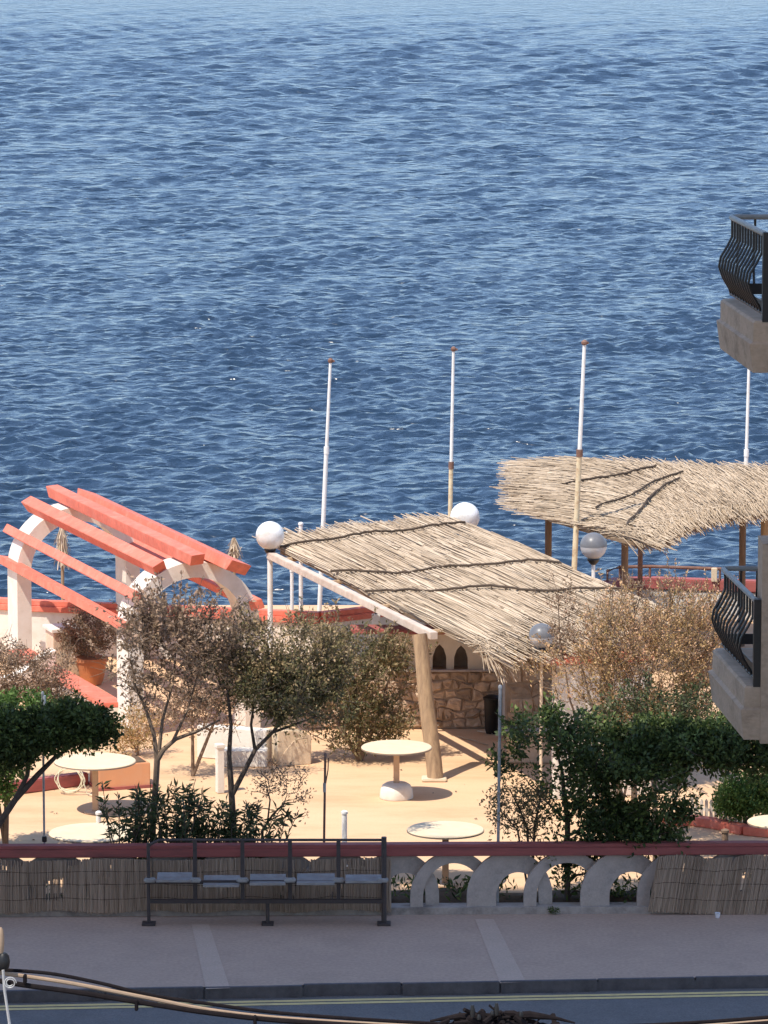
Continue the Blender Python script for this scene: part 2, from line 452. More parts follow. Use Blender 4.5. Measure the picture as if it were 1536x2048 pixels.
# the surrounding flat sheet joins the border of the wave field
n0 = len(vv)
x0, x1 = X[0, 0], X[0, -1]; x2, x3 = X[-1, 0], X[-1, -1]; ya, yb = Yr[0], Yr[-1]
ext = [(-6000, 40, SEA_Z), (6000, 40, SEA_Z), (6000, 9000, SEA_Z), (-6000, 9000, SEA_Z)]
vv = np.vstack([vv, ext])
A, B, C_, D_ = n0, n0 + 1, n0 + 2, n0 + 3
c00, c01, c10, c11 = idx[0, 0], idx[0, -1], idx[-1, 0], idx[-1, -1]
fc = np.vstack([fc, [(A, B, c01, c00), (c01, B, C_, c11), (c10, c11, C_, D_), (A, c00, c10, D_)]])
struct(fast_mesh('sea', vv, fc, M['sea'], smooth=True))

# --- wall line, kerb line
wallA, wallB = PZ(0, 1818, 0), PZ(1536, 1826, 0)
wallA = PZ(768, 1826, 0)
WY = wallA[1]                                   # distance of the parapet
wd = unit(V(1, 0.020, 0))                       # parapet runs almost square to the view
wn_ = V(-wd[1], wd[0], 0)                       # away from the road
def wall_pt(px_or_x, dz=0, off=0, is_px=True):
    x = px_or_x
    if is_px:
        x = GX(px_or_x, WY, .4)
    return V(0, WY, 0) + wd * (x / wd[0]) + wn_ * off + V(0, 0, dz)
kA, kB = PZ(0, 1983, 0), PZ(1536, 1954, 0)
kd = unit(kB - kA); kn = V(kd[1], -kd[0], 0)    # towards the road
k0 = PZ(768, 1967, 0)
ROAD_Z = -0.13

def sheet(name, pts, mat):
    mb = MB(); mb.add(pts, [tuple(range(len(pts)))])
    o = mb.build(name, mat)
    return struct(o)

E = 60.0
# pavement between kerb and parapet
sheet('pavement', [k0 - kd * E, k0 + kd * E, wall_pt(E, 0, 0.1, False), wall_pt(-E, 0, 0.1, False)], M['pavement'])
# terrace, reaching the sea edge
mb = MB()
q0, q1 = wall_pt(-E, -0.005, 0.1, False), wall_pt(E, -0.005, 0.1, False)
mb.prism([q0, q1, V(E, EDGE_Y, -0.005), V(-E, EDGE_Y, -0.005)], (0, 0, -7))
terr = struct(mb.build('terrace', M['terrace']))
# road
road = sheet('road', [V(-E, 18, ROAD_Z), V(E, 18, ROAD_Z), k0 + kd * E + V(0, 0, ROAD_Z), k0 - kd * E + V(0, 0, ROAD_Z)], M['asphalt'])
# land behind and under everything on the street side
sheet('ground', [V(-150, -150, -0.2), V(150, -150, -0.2), V(150, 60, -0.2), V(-150, 60, -0.2)], M['earth'])
# kerb stones
kb = MB(); kb.bar(k0 - kd * 40 + kn * 0.012 + V(0, 0, -0.1), k0 + kd * 40 + kn * 0.012 + V(0, 0, -0.1), 0.05, 0.15)
kerb = struct(kb.build('kerb', M['kerb'], loc=k0))
ks = None
for i in range(-6, 7):
    c = k0 + kd * (0.79 + i * 1.17) + kn * 0.032
    if ks is None:
        mb = MB(); mb.box(c + V(0, 0, -0.062), (1.155, 0.07, 0.148), (kd, -kn, V(0, 0, 1)))
        ks = mb.build('kerb_stone', M['kerb'], kerb, bevel=0.008); ref = c
    else:
        o = ks.copy(); scene.collection.objects.link(o); o.parent = kerb
        o.location = Vector(c - ref + V(0, 0, rnd.uniform(-0.004, 0.004))); o.rotation_euler = (0, 0, rnd.uniform(-.004, .004))
# double yellow line
for j, off in enumerate((0.20, 0.335)):
    mb = MB()
    a = k0 - kd * 40 + kn * off; b_ = k0 + kd * 40 + kn * off
    mb.add([a + V(0, 0, ROAD_Z + .004), b_ + V(0, 0, ROAD_Z + .004), b_ + kn * 0.09 + V(0, 0, ROAD_Z + .004), a + kn * 0.09 + V(0, 0, ROAD_Z + .004)], [(0, 1, 2, 3)])
    o = mb.build('yellow_line', M['yellow']); struct(o)
# pale diagonal repair strips across the pavement
for (a, b2, w) in (((383, 1848), (412, 1978), 48), ((950, 1838), (1000, 1966), 52)):
    mb = MB()
    mb.add([PZ(a[0], a[1], .004), PZ(a[0] + w * .72, a[1], .004), PZ(b2[0] + w, b2[1] - 2, .004), PZ(b2[0], b2[1], .004)], [(0, 1, 2, 3)])
    struct(mb.build('pavement_patch', M['patch']))
# planting bed behind the parapet
mb = MB()
bx = np.linspace(-14, 14, 120); by = np.linspace(0.22, 1.0, 6)
gv = []
for x in bx:
    for j, y in enumerate(by):
        p = wall_pt(x, 0, y, False)
        gv.append(p + V(0, 0, (0.02 if j in (0, 5) else 0.09 + 0.05 * math.sin(x * 3 + y * 7) * math.sin(x * 1.3))))
gi = np.arange(120 * 6).reshape(120, 6)
mb.add(gv, [tuple(map(int, f)) for f in np.stack([gi[:-1, :-1], gi[1:, :-1], gi[1:, 1:], gi[:-1, 1:]], -1).reshape(-1, 4)])
struct(mb.build('planting_bed', M['soil'], smooth=True))

# ================================================================== PARAPET
root = thing('parapet_wall', wall_pt(0, 0, 0, False), 'low grey parapet of overlapping cement arches under a dull red rail', 'wall')
mb = MB()
mb.bar(wall_pt(-14, 0.045, 0.03, False), wall_pt(14, 0.045, 0.03, False), 0.26, 0.09)
mb.build('plinth', M['plinth'], root)
mb = MB(); mb.bar(wall_pt(-14, 0.80, 0.03, False), wall_pt(14, 0.80, 0.03, False), 0.24, 0.10)
rail = mb.build('rail', M['rail_red'], root, bevel=0.01)
mb = MB(); mb.bar(wall_pt(-14, 0.872, 0.03, False), wall_pt(14, 0.872, 0.03, False), 0.17, 0.045)
mb.build('rail_cap', M['rail_red'], rail, bevel=0.008)
pitch = 113.5 * WY / F
Ro = 0.545
def arch_mesh(kind):
    # an arch with straight feet, left side nearest the road
    mb = MB(); n = 26
    ri = 0.385 if kind == 0 else 0.275
    cxo = 0.0 if kind == 0 else 0.10
    rows_ = []
    for i in range(n + 1):
        a = math.pi * (1 - i / n)
        o_ = (Ro * math.cos(a), 0.12 + Ro * 1.06 * math.sin(a))
        hi = ri * 1.12 * math.sin(a)
        i_ = (cxo + ri * math.cos(a), 0.12 + hi)
        rows_.append((o_, i_))
    rows_ = [((rows_[0][0][0], 0.0), (rows_[0][1][0], 0.0))] + rows_ + [((rows_[-1][0][0], 0.0), (rows_[-1][1][0], 0.0))]
    vs_, fs = [], []
    th = 0.055
    for (o_, i_) in rows_:
        for (p, s_) in ((o_, -1), (i_, -1), (i_, 1), (o_, 1)):
            vs_.append((p[0], s_ * th / 2, p[1] + 0.088))
    for k in range(len(rows_) - 1):
        for q in range(4):
            q2 = (q + 1) % 4
            fs.append((k * 4 + q, k * 4 + q2, (k + 1) * 4 + q2, (k + 1) * 4 + q))
    fs.append((3, 2, 1, 0)); e = (len(rows_) - 1) * 4; fs.append((e, e + 1, e + 2, e + 3))
    mb.add(vs_, fs)
    return mb
protos = []
for kind in (0, 1):
    o = arch_mesh(kind).build('arch_panel', M['cement'], None, smooth=True)
    protos.append(o)
used = [False, False]
ang = math.atan2(wd[1], wd[0])
for i in range(-8, 7):
    kind = i % 2
    cpx = 906 + i * 113.5
    p = wall_pt(cpx, 0, 0.03)
    if used[kind]:
        o = protos[kind].copy(); scene.collection.objects.link(o)
    else:
        o = protos[kind]; used[kind] = True
    o.parent = root
    o.location = Vector(p - ROOT[root.name]); o.rotation_euler = (0, 0, ang + R(6.5))

# ---- reed screens on the road side
def reed_screen(name, label, x0, x1, top, bot, off, slant, holes, n):
    r = thing(name, wall_pt((x0 + x1) / 2, 0, off), label, 'reed screen', 'reed screens tied to the parapet')
    mb_v, mb_f, at = [], [], []
    k = 0
    for i in range(n):
        u = (i + rng.uniform(-.3, .3)) / n
        px = x0 + (x1 - x0) * u
        zt, zb = top(u) + rng.normal(0, .006), bot(u) + rng.normal(0, .008)
        segs = [(zb, zt)]
        for (hx0, hx1, hz0, hz1, prob) in holes:
            if hx0 < px < hx1 and rng.random() < prob:
                a, b3 = hz0 + rng.normal(0, .02), hz1 + rng.normal(0, .02)
                new = []
                for (s0, s1) in segs:
                    if s0 < a: new.append((s0, min(a, s1)))
                    if s1 > b3: new.append((max(b3, s0), s1))
                segs = new
        w = rng.uniform(.004, .0075)
        lean = slant + rng.normal(0, .02)
        y = off + rng.uniform(-.012, .012)
        val = rng.random() * .75 + .25 * (0.5 + .5 * math.sin(u * 23))
        for (s0, s1) in segs:
            if s1 - s0 < .02: continue
            a = wall_pt(px, s0, y) + wd * lean * (s0 - zb)
            b3 = wall_pt(px, s1, y) + wd * lean * (s1 - zb)
            for (p, z_) in ((a, 0), (b3, 1)):
                mb_v += [p - wd * w, p - wn_ * w * 1.2, p + wd * w]
            mb_f += [(k, k + 1, k + 4, k + 3), (k + 1, k + 2, k + 5, k + 4), (k + 2, k, k + 3, k + 5)]
            at += [val] * 6; k += 6
    o = fast_mesh('canes', mb_v, mb_f, M['cane'], at, r); o['kind'] = 'stuff'
    for z in (0.2, 0.42, 0.62):
        mb = MB()
        pth = []
        for u in np.linspace(0.01, 0.99, 40):
            zz = bot(u) + (top(u) - bot(u)) * (z / .8)
            pth.append(wall_pt(x0 + (x1 - x0) * u, zz, off - .014) + wd * slant * (zz - bot(u)) + V(0, 0, rng.normal(0, .004)))
        mb.tube(pth, .0035, 4)
        mb.build('binding_wire', M['rope'], r)
    return r
reed_screen('reed_screen', 'grey brown reed screen with torn pale holes behind the metal bench', -120, 782,
            lambda u: 0.735 + .012 * math.sin(u * 21) , lambda u: 0.075 + 0.02 * math.sin(u * 30), -0.15, 0.0,
            [(52, 78, .22, .42, .75), (88, 128, .22, .52, .8), (170, 182, .25, .45, .6), (196, 220, .42, .55, .7), (22, 52, .66, .8, .85), (138, 165, .66, .8, .8),
             (395, 420, .62, .8, .5), (562, 625, .58, .8, .85), (690, 740, .63, .8, .6), (545, 590, .17, .3, .7), (640, 676, .2, .33, .6), (610, 640, .42, .5, .5), (0, 30, .6, .8, .5)], 2300)
reed_screen('reed_screen', 'leaning brown reed screen beside the last bare arch of the parapet', 1296, 1640,
            lambda u: 0.745 + .02 * math.sin(u * 14), lambda u: 0.05 - 0.055 * min(1, u * 2.2) , -0.17, 0.16,
            [(1468, 1490, .28, .55, .7), (1375, 1400, .64, .8, .6), (1440, 1470, .66, .8, .45), (1500, 1530, .68, .8, .5)], 950)

# ================================================================== PAVEMENT THINGS
# bench
bD = PZ(534, 1849, 0)[1]
def BP(px, z, dy=0.0):
    return V(GX(px, bD), bD + dy, z)
root = thing('bench', BP(534, 0), 'dark metal bench of five worn seats on the pavement', 'bench')
for (px, top, w) in ((297, 1.04, .035), (768, 1.12, .055)):
    mb = MB(); mb.tube([BP(px, .02), BP(px, .55), BP(px, top)], w / 1.6, 10)
    lg = mb.build('leg', M['bench_metal'], root, smooth=True)
    mb = MB(); mb.box(BP(px, .014), (.17, .2, .024)); mb.build('foot_plate', M['bench_metal'], lg, bevel=.005)
mb = MB(); mb.tube([BP(297, 1.0), BP(303, 1.03), BP(318, 1.075, .03), BP(420, 1.075, .03), BP(768, 1.075, .03)], .018, 8)
mb.build('back_rail', M['bench_metal'], root, smooth=True)
mb = MB(); mb.bar(BP(297, .30), BP(768, .30), .05, .05); mb.build('lower_rail', M['bench_metal'], root)
mb = MB(); mb.bar(BP(290, .545), BP(772, .545), .045, .04); mb.build('seat_beam', M['bench_metal'], root)
mb = MB(); mb.tube([BP(535, .01), BP(535, .3)], .025, 8); lg = mb.build('leg', M['bench_metal'], root)
mb = MB(); mb.box(BP(535, .014), (.15, .18, .022)); mb.build('foot_plate', M['bench_metal'], lg, bevel=.004)
for px in (390, 485, 580, 677):
    mb = MB(); mb.bar(BP(px, .3, .02), BP(px, 1.075, .03), .05, .03, up=(0, 1, 0)); mb.build('back_post', M['bench_metal'], root)
for px in (300, 390, 485, 580, 677, 765):
    mb = MB(); mb.box(BP(px, .575, -.02), (.15, .1, .05)); mb.build('armrest_bracket', M['galv'], root, bevel=.015)
for k, (a, b2, dz, tilt) in enumerate(((313, 384, .03, .08), (406, 480, -.02, .02), (499, 572, .0, .04), (593, 670, .005, .03), (690, 764, .01, .13))):
    mb = MB()
    cx = (a + b2) / 2; w = (b2 - a) / F * bD
    # shallow dished seat: a curved slab
    nn = 9; vs_, fs = [], []
    for i in range(nn):
        s_ = i / (nn - 1) - .5
        y = s_ * .40; z = .56 + dz + .03 * (2 * s_) ** 2 + (.10 - tilt) * s_ * .40
        vs_ += [BP(cx, z, y) + V(-w / 2, 0, 0), BP(cx, z, y) + V(w / 2, 0, 0), BP(cx, z - .03, y) + V(w / 2, 0, 0), BP(cx, z - .03, y) + V(-w / 2, 0, 0)]
    for i in range(nn - 1):
        for q in range(4):
            fs.append((i * 4 + q, i * 4 + (q + 1) % 4, i * 4 + 4 + (q + 1) % 4, i * 4 + 4 + q))
    fs += [(0, 1, 2, 3), tuple(reversed(range((nn - 1) * 4, nn * 4)))]
    mb.add(vs_, fs); mb.build('seat', M['bench_seat'], root, smooth=True)
# litter cup
c = PZ(1435, 1836, 0)
mb = MB(); mb.lathe(c + V(0, 0, .003), [(.024, 0), (.034, .06), (.036, .065), (.030, .062)], 14)
tag(mb.build('paper_cup', M['paper'], None, loc=c), 'small white cup dropped on the pavement below the leaning reed screen', 'cup')

# ================================================================== OVERHEAD CABLES, street pole
CD = 25.0
pole_x = GX(-26, CD)
root = thing('utility_pole', V(pole_x, CD, -0.2), 'slim street pole with black clamp, white insulator and steel stay wire', 'utility pole')
mb = MB(); zt = PD(0, 1850, CD)[2]
mb.tube([V(pole_x, CD, -.2), V(pole_x, CD, zt - .12)], [.075, .055], 12); mb.build('shaft', M['galv'], root, smooth=True)
mb = MB(); mb.bar(V(pole_x - .02, CD, PD(0, 1922, CD)[2]), PD(4, 1922, CD), .03, .03); mb.build('bracket', M['iron'], root)
ip = PD(1, 1880, CD)
mb = MB(); mb.lathe(V(ip[0], CD, PD(0, 1906, CD)[2]), [(.014, 0), (.018, .02), (.022, .06), (.021, .1), (.016, .14), (.008, .15)], 14); mb.build('insulator', M['cable_cream'], root, smooth=True)
mb = MB(); cp = PD(7, 1923, CD)
mb.lathe(cp - V(0, 0, .05), [(.018, 0), (.032, .015), (.038, .05), (.032, .085), (.018, .1)], 12); mb.build('clamp', M['black'], root, smooth=True)
mb = MB()
cc = PD(20, 1966, CD - .08)
pth = [cc + V(math.cos(a) * (.036 - a * .0016), 0, math.sin(a) * (.036 - a * .0016)) for a in np.linspace(0, 12, 40)]
mb.tube(pth, .0035, 5); mb.build('wire_coil', M['galv'], root, smooth=True)
mb = MB(); mb.tube([PD(6, 1940, CD - .05), PD(9, 1980, CD - .05), PD(20, 2055, CD - .05), PD(60, 2300, CD - .05)], .009, 6); mb.build('stay_wire', M['galv'], root, smooth=True)

def cable(name, label, pts, r, mat, ties=(), Dz=CD, group=None):
    P_ = [PD(x, y, Dz) for (x, y) in pts]
    # resample by Catmull-Rom
    out = []
    for i in range(len(P_) - 1):
        a, b3, c3, d3 = P_[max(i - 1, 0)], P_[i], P_[i + 1], P_[min(i + 2, len(P_) - 1)]
        for s_ in np.linspace(0, 1, 8, endpoint=False):
            out.append(.5 * ((2 * b3) + (-a + c3) * s_ + (2 * a - 5 * b3 + 4 * c3 - d3) * s_ ** 2 + (-a + 3 * b3 - 3 * c3 + d3) * s_ ** 3))
    out.append(P_[-1])
    mb = MB(); mb.tube(out, r, 8)
    o = mb.build(name, mat, None, loc=P_[0], smooth=True)
    tag(o, label, 'cable', group)
    for (x, y, h) in ties:
        mb = MB(); mb.box(PD(x, y, Dz - r), (.02, .05, h)); mb.build('cable_tie', M['cable'], o, bevel=.004)
    return o
cable('overhead_cable', 'thick black overhead cable with ties crossing above the road', [(-60, 1950), (0, 1962), (60, 1972), (150, 1984), (300, 2008), (420, 2026), (560, 2041), (780, 2054), (1000, 2062), (1300, 2062), (1620, 2040)], .016, M['cable'], ((50, 1958, .05), (273, 2010, .06), (510, 2040, .05)))
cable('overhead_cable', 'cream overhead cable lying along the thick black one', [(-60, 1938), (0, 1946), (60, 1954), (150, 1968), (300, 1997), (420, 2020), (560, 2036), (780, 2050), (1000, 2058), (1300, 2058), (1620, 2036)], .0125, M['cable_cream'], Dz=CD + .05)
cable('overhead_cable', 'thin dark overhead cable just above the cream one', [(-60, 1932), (0, 1939), (100, 1947), (200, 1966), (300, 1990), (420, 2008), (560, 2026), (780, 2042), (1000, 2052), (1300, 2050), (1620, 2028)], .011, M['cable'], Dz=CD + .10)
# bundle of joints on the cables
root = thing('cable_joint', PD(980, 2052, CD), 'ragged dark bundle of cable joints and tape above the yellow lines', 'cable joint')
mb = MB()
for i in range(90):
    x = rng.normal(985, 46); y = 2042 - abs(rng.normal(0, 12)) * math.exp(-((x - 985) / 75) ** 2) - 2
    a = PD(x, y + 14, CD + rng.uniform(-.08, .08)); L_ = rng.uniform(.05, .17)
    d = unit(V(rng.normal(0, 1), rng.normal(0, .4), rng.normal(0.1, .45)))
    mb.tube([a - d * L_ * .5, a + V(0, 0, .012), a + d * L_ * .5], rng.uniform(.007, .02), 6)
mb.build('taped_ends', M['cable'], root, smooth=True)
for (x, y, mt, h) in ((958, 2026, 'black', .03), (985, 2018, 'black', .025), (993, 2010, 'black', .07), (1042, 2020, 'black', .03), (945, 2014, 'black', .07), (890, 2044, 'black', .02)):
    mb = MB(); mb.lathe(PD(x, y + 8, CD - .1), [(.012, -h / 2), (.015, 0), (.008, h / 2)], 8); mb.build('connector', M[mt], root, smooth=True)
mb = MB(); mb.tube([PD(860, 2042, CD), PD(920, 2032, CD), PD(980, 2036, CD), PD(1060, 2030, CD), PD(1110, 2036, CD), PD(1150, 2046, CD)], [.006, .02, .03, .026, .012, .005], 8)
mb.build('joint_sleeve', M['cable'], root, smooth=True)
mb = MB(); mb.tube([PD(990, 2040, CD - .03), PD(985, 2090, CD - .02), PD(990, 2120, CD)], .02, 6); mb.build('hanger', M['cable'], root)

# ================================================================== BUILDINGS
# right: limestone apartment block, only two balconies reach into view
root = thing('apartment_building', V(6, 38, -0.2), 'limestone apartment block with two bulging black iron balconies over the street', 'building')
mb = MB()
mb.box(V(7.80, 34.4, 9.9), (8.0, 12.0, 20.2)); mb.build('wall', M['limestone'], root)
mb = MB(); mb.box(V(3.64, 40.2, 6.12), (.40, .5, 1.85)); mb.build('pilaster', M['limestone'], root)
mb = MB(); mb.box(V(7.8, 34.4, 20.15), (8.4, 12.4, .3)); mb.build('roof_cornice', M['limestone'], root)
def balcony(zs, xn, yn, xf, yf, thick):
    # plan: near corner (xn,yn), far corner (xf,yf) rounded, runs right to x=6
    plan = [V(6.0, yn, 0), V(xn, yn, 0)]
    rr = .07
    for a in np.linspace(0, math.pi / 2, 7):
        plan.append(V(xf + rr - rr * math.cos(a), yf - rr + rr * math.sin(a), 0))
    plan.append(V(6.0, yf, 0))
    mb = MB(); n = len(plan)
    cen = V(4.6, (yn + yf) / 2, 0)
    lv = []
    for (z, k) in ((zs, .985), (zs - .02, 1.0), (zs - thick * .40, 1.0), (zs - thick * .44, 1.025), (zs - thick * .56, 1.02), (zs - thick, 1.0)):
        lv += [cen + (p - cen) * V(k, k, 1) + V(0, 0, z) for p in plan]
    fs = []
    for i in range(5):
        fs += [(i * n + k, i * n + (k + 1) % n, (i + 1) * n + (k + 1) % n, (i + 1) * n + k) for k in range(n)]
    fs += [tuple(range(n)), tuple(reversed(range(5 * n, 6 * n)))]
    mb.add(lv, fs)
    bal = mb.build('balcony', M['limestone'], root)
    # rail path along the outline, set in
    line = [V(xn + .10, yn + .06, 0)] + [p + V(.09, -.07, 0) for p in plan[2:9]] + [V(5.6, yf - .07, 0)]
    H = .78
    mb = MB(); mb.tube([p + V(0, 0, zs + H) for p in line], .026, 8); mb.build('handrail', M['iron_rail'], bal, smooth=True)
    mb = MB(); mb.tube([p + V(0, 0, zs + .06) for p in line], .016, 6); mb.build('bottom_rail', M['iron'], bal)
    # mesh skirt inside the rails
    mb = MB(); inn = [p + V(.03, -.02, 0) for p in line]
    for a, b3 in zip(inn[:-1], inn[1:]):
        mb.bar(a + V(0, 0, zs + .10), b3 + V(0, 0, zs + .10), .006, .10)
    mb.build('skirt_panel', M['iron'], bal)
    # near corner post
    mb = MB(); mb.box(V(xn + .13, yn + .05, zs + .395), (.10, .10, .81)); mb.build('post', M['iron'], bal)
    # balusters
    seg = [np.linalg.norm(b3 - a) for a, b3 in zip(line[:-1], line[1:])]
    tot = sum(seg); s_ = .16; bi = 0
    while s_ < tot - .1:
        q = s_; i = 0
        while q > seg[i]: q -= seg[i]; i += 1
        p = line[i] + unit(line[i + 1] - line[i]) * q
        t_ = unit(line[i + 1] - line[i]); nrm = V(-t_[1], t_[0], 0)
        pr = [(.0, .05), (.02, .11), (.085, .22), (.12, .32), (.105, .41), (.045, .51), (.0, .60), (.0, .78)]
        mb = MB(); mb.tube([p + nrm * o_ + V(0, 0, zs + z) for o_, z in pr], .0125, 6)
        mb.build('baluster', M['iron'], bal, smooth=True)
        s_ += .155; bi += 1
n_ = PD(1507, 642, 40); f_ = PD(1440, 600, 42.1)
balcony(n_[2], n_[0], 40.0, f_[0], 42.1, .47)
n_ = PD(1489, 1372, 40); f_ = PD(1424, 1310, 42.0)
balcony(n_[2], n_[0], 40.0, f_[0], 42.0, .50)

# left: tall block beside the view; its shadow lies over the street and the parapet
LBX, LBY, LBH = -5.0, 43.3, 32.0
root = thing('apartment_building', V(LBX - 11, LBY - 9, -.2), 'tall rendered apartment block whose shadow covers the street', 'building')
mb = MB(); mb.box(V(LBX - 11, LBY - 9, LBH / 2 - .35), (22, 18, LBH - .5)); mb.build('wall', M['render'], root)
mb = MB(); mb.box(V(LBX - 11, LBY - 9, LBH - .3), (22.0, 18.0, .6)); mb.build('roof_parapet', M['render'], root)
wp = None
for st in range(10):
    for k in range(10):
        front = k < 6
        z = 1.9 + st * 2.95
        p = V(LBX - 2.2 - k * 3.4, LBY + .02, z) if front else V(LBX + .02, LBY - 2.5 - (k - 6) * 4.2, z)
        if wp is None:
            mb = MB()
            for (dx, dz, w, h) in ((0, .78, 1.3, .08), (0, -.78, 1.3, .08), (-.61, 0, .08, 1.48), (.61, 0, .08, 1.48), (0, 0, .05, 1.48)):
                mb.box(p + V(dx, .02, dz), (w, .08, h))
            wp = mb.build('window', M['white_paint'], root); wref = p
            mb = MB(); mb.box(p + V(0, 0, 0), (1.2, .02, 1.5)); wg = mb.build('pane', M['glass'], wp)
            continue
        o = wp.copy(); scene.collection.objects.link(o); o.parent = root
        g = wg.copy(); scene.collection.objects.link(g); g.parent = o
        base = ROOT[root.name]
        if front:
            o.location = Vector(p - wref)
        else:
            # turn the copied window about z by -90 degrees onto the side wall
            o.rotation_euler = (0, 0, -math.pi / 2)
            l = wref - base
            o.location = Vector(p - base) - Vector((l[1], -l[0], l[2]))

# ================================================================== TERRACE FURNITURE
def table(cpx, cpy, dia, label, plinth=False, z=.74, group='round terrace tables', dark=False):
    c = PZ(cpx, cpy, z); g = V(c[0], c[1], 0)
    r = thing('round_table', g, label, 'table', group)
    mb = MB(); ra = dia / 2
    mb.lathe(g + V(0, 0, z), [(ra - .004, -.03), (ra, -.022), (ra, -.008), (ra - .008, 0)], 48)
    top = mb.build('table_top', M['table'], r, smooth=True)
    mb = MB()
    mb.lathe(g + V(0, 0, z), [(ra - .03, -.032), (ra + .003, -.030), (ra + .004, -.012), (ra - .02, -.013)], 48)
    mb.build('edge_band', M['table_edge'], top, smooth=True)
    mb = MB(); mb.box(g + V(0, 0, (z - .03) / 2), (.085, .085, z - .034)); mb.build('leg', M['table_leg'], r, bevel=.008)
    if plinth:
        mb = MB(); mb.lathe(g, [(.235, 0.0), (.24, .02), (.225, .13), (.20, .185), (.15, .215), (.06, .22)], 28); mb.build('base', M['white'], r, smooth=True)
    else:
        mb = MB(); mb.lathe(g, [(.16, .0), (.16, .015), (.06, .03)], 20); mb.build('base', M['table_leg'], r, smooth=True)
    return r
table(793, 1493, 1.0, 'round cream table on a rounded white base beside the log post', True)
table(190, 1521, 1.14, 'wide round cream table beside the orange planter')
table(186, 1664, 1.15, 'round cream table half hidden by oleander just behind the parapet', z=.67)
table(891, 1658, 1.0, 'round cream table just behind the parapet above the bare arches')
table(1556, 1642, 0.8, 'small round table by the red kerb under the spreading tree')

def post(px, y_top, D, r_, mat, label, name='post', cat='post', z0=0.0, cap=None, lean_px=0, extra=None, group=None):
    zt = PD(px, y_top, D)[2]
    b = V(GX(px + lean_px, D), D, z0)
    t_ = V(GX(px, D), D, zt)
    rt = thing(name, b, label, cat, group)
    mb = MB(); mb.tube([b, b * .5 + t_ * .5, t_], r_, 10); mb.build('shaft', M[mat], rt, smooth=True)
    mb = MB(); mb.lathe(t_, [(r_ * 1.25, -.03), (r_ * 1.25, .0), (r_ * .6, .015)], 10); mb.build('cap', M[cap or mat], rt, smooth=True)
    mb = MB(); mb.lathe(b, [(r_ * 2.2, .0), (r_ * 2.2, .012), (r_ * 1.2, .02)], 10); mb.build('foot', M[cap or mat], rt, smooth=True)
    return rt
WYo = WY + .22
pp = post(89, 1385, WYo, .015, 'galv', 'thin grey steel post rising through the flat-topped green tree', 'steel_post', group='thin posts behind the parapet')
mb = MB(); pt = PD(89, 1410, WYo); mb.tube([pt + V(0, 0, .12), pt - V(0, 0, .05)], .02, 8); mb.build('white_sleeve', M['white_paint'], pp)
mb = MB(); pt = PD(89, 1678, WYo); mb.box(pt, (.06, .06, .07)); mb.build('clamp', M['iron'], pp, bevel=.006)
pp = post(651, 1508, WYo, .016, 'rust', 'thin rusty post with a wire beside the bench, behind the parapet', 'steel_post', lean_px=-5, group='thin posts behind the parapet')
mb = MB(); mb.tube([PD(657, 1516, WYo), PD(656, 1540, WYo), PD(650, 1575, WYo), PD(648, 1640, WYo)], .008, 6); mb.build('wire', M['rust'], pp)
mb = MB(); mb.tube([PD(649, 1566, WYo), PD(649, 1584, WYo)], .021, 8); mb.build('tape', M['galv'], pp)
post(999, 1372, WYo, .02, 'galv', 'thin pale grey post between the white-based table and the dark shrub', 'steel_post', lean_px=-4, group='thin posts behind the parapet')
post(689, 1623, 57.6, .036, 'white_paint', 'short white post on the terrace behind the bench', 'bollard', 'bollard', group='short white terrace posts')
post(197, 1624, 58.2, .034, 'white_paint', 'short white post between the two tables near the oleander', 'bollard', 'bollard', group='short white terrace posts')
post(1450, 1660, 56.9, .045, 'wood_dark', 'stubby brown post in front of the red kerb', 'wooden_post', 'post')

# orange planter box
def obox(name, label, cat, px0, px1, ybase, h, depth, mat, rot=0.0, loc_z=0.0, parts=()):
    a = PZ(px0, ybase, loc_z); b3 = PZ(px1, ybase, loc_z)
    w = abs(b3[0] - a[0])
    x = V(math.cos(rot), math.sin(rot), 0); y = V(-math.sin(rot), math.cos(rot), 0)
    c = (a + b3) / 2 + y * depth / 2
    r = thing(name, c, label, cat)
    return r, c, x, y, w
r, c, x, y, w = obox('planter_box', 'low orange rendered planter box behind the wide table', 'planter', 196, 303, 1578, .35, .5, 'orange', R(19))
ax = (x, y, V(0, 0, 1))
mb = MB(); mb.box(c + V(0, 0, .18), (w, .5, .36), ax); mb.build('box', M['orange'], r, bevel=.01)
mb = MB(); mb.box(c + V(0, 0, .02), (w + .05, .55, .04), ax); mb.build('red_skirting', M['rail_red'], r)
mb = MB(); mb.box(c + V(0, 0, .362), (w - .1, .4, .02), ax); mb.build('soil', M['soil'], r)
# red kerb at left with planting, hose
mb = MB(); a, b3 = PZ(-60, 1600, 0), PZ(172, 1568, 0)
mb.bar(a + V(0, 0, .09), b3 + V(0, 0, .09), .16, .18); kr = mb.build('red_kerb', M['rail_red'], None, loc=(a + b3) / 2, bevel=.015)
tag(kr, 'low dull red kerb edging the bed behind the wide table', 'kerb')
mb = MB(); hc_ = PZ(140, 1588, 0.0)
pth = [hc_ + V(math.cos(a) * (.19 + .03 * math.sin(a * 1.3)), -.02 + .06 * math.sin(a * .9), .21 + math.sin(a) * (.17 + .02 * math.sin(a * .7))) for a in np.linspace(0, 6.28 * 3.1, 70)]
pth += [hc_ + V(.25, -.1, .03), hc_ + V(.4, -.25, .02), hc_ + V(.55, -.3, .02)]
mb.tube(pth, .008, 6)
tag(mb.build('garden_hose', M['hose'], None, loc=hc_, smooth=True), 'pale coiled garden hose leaning on the red kerb', 'hose')

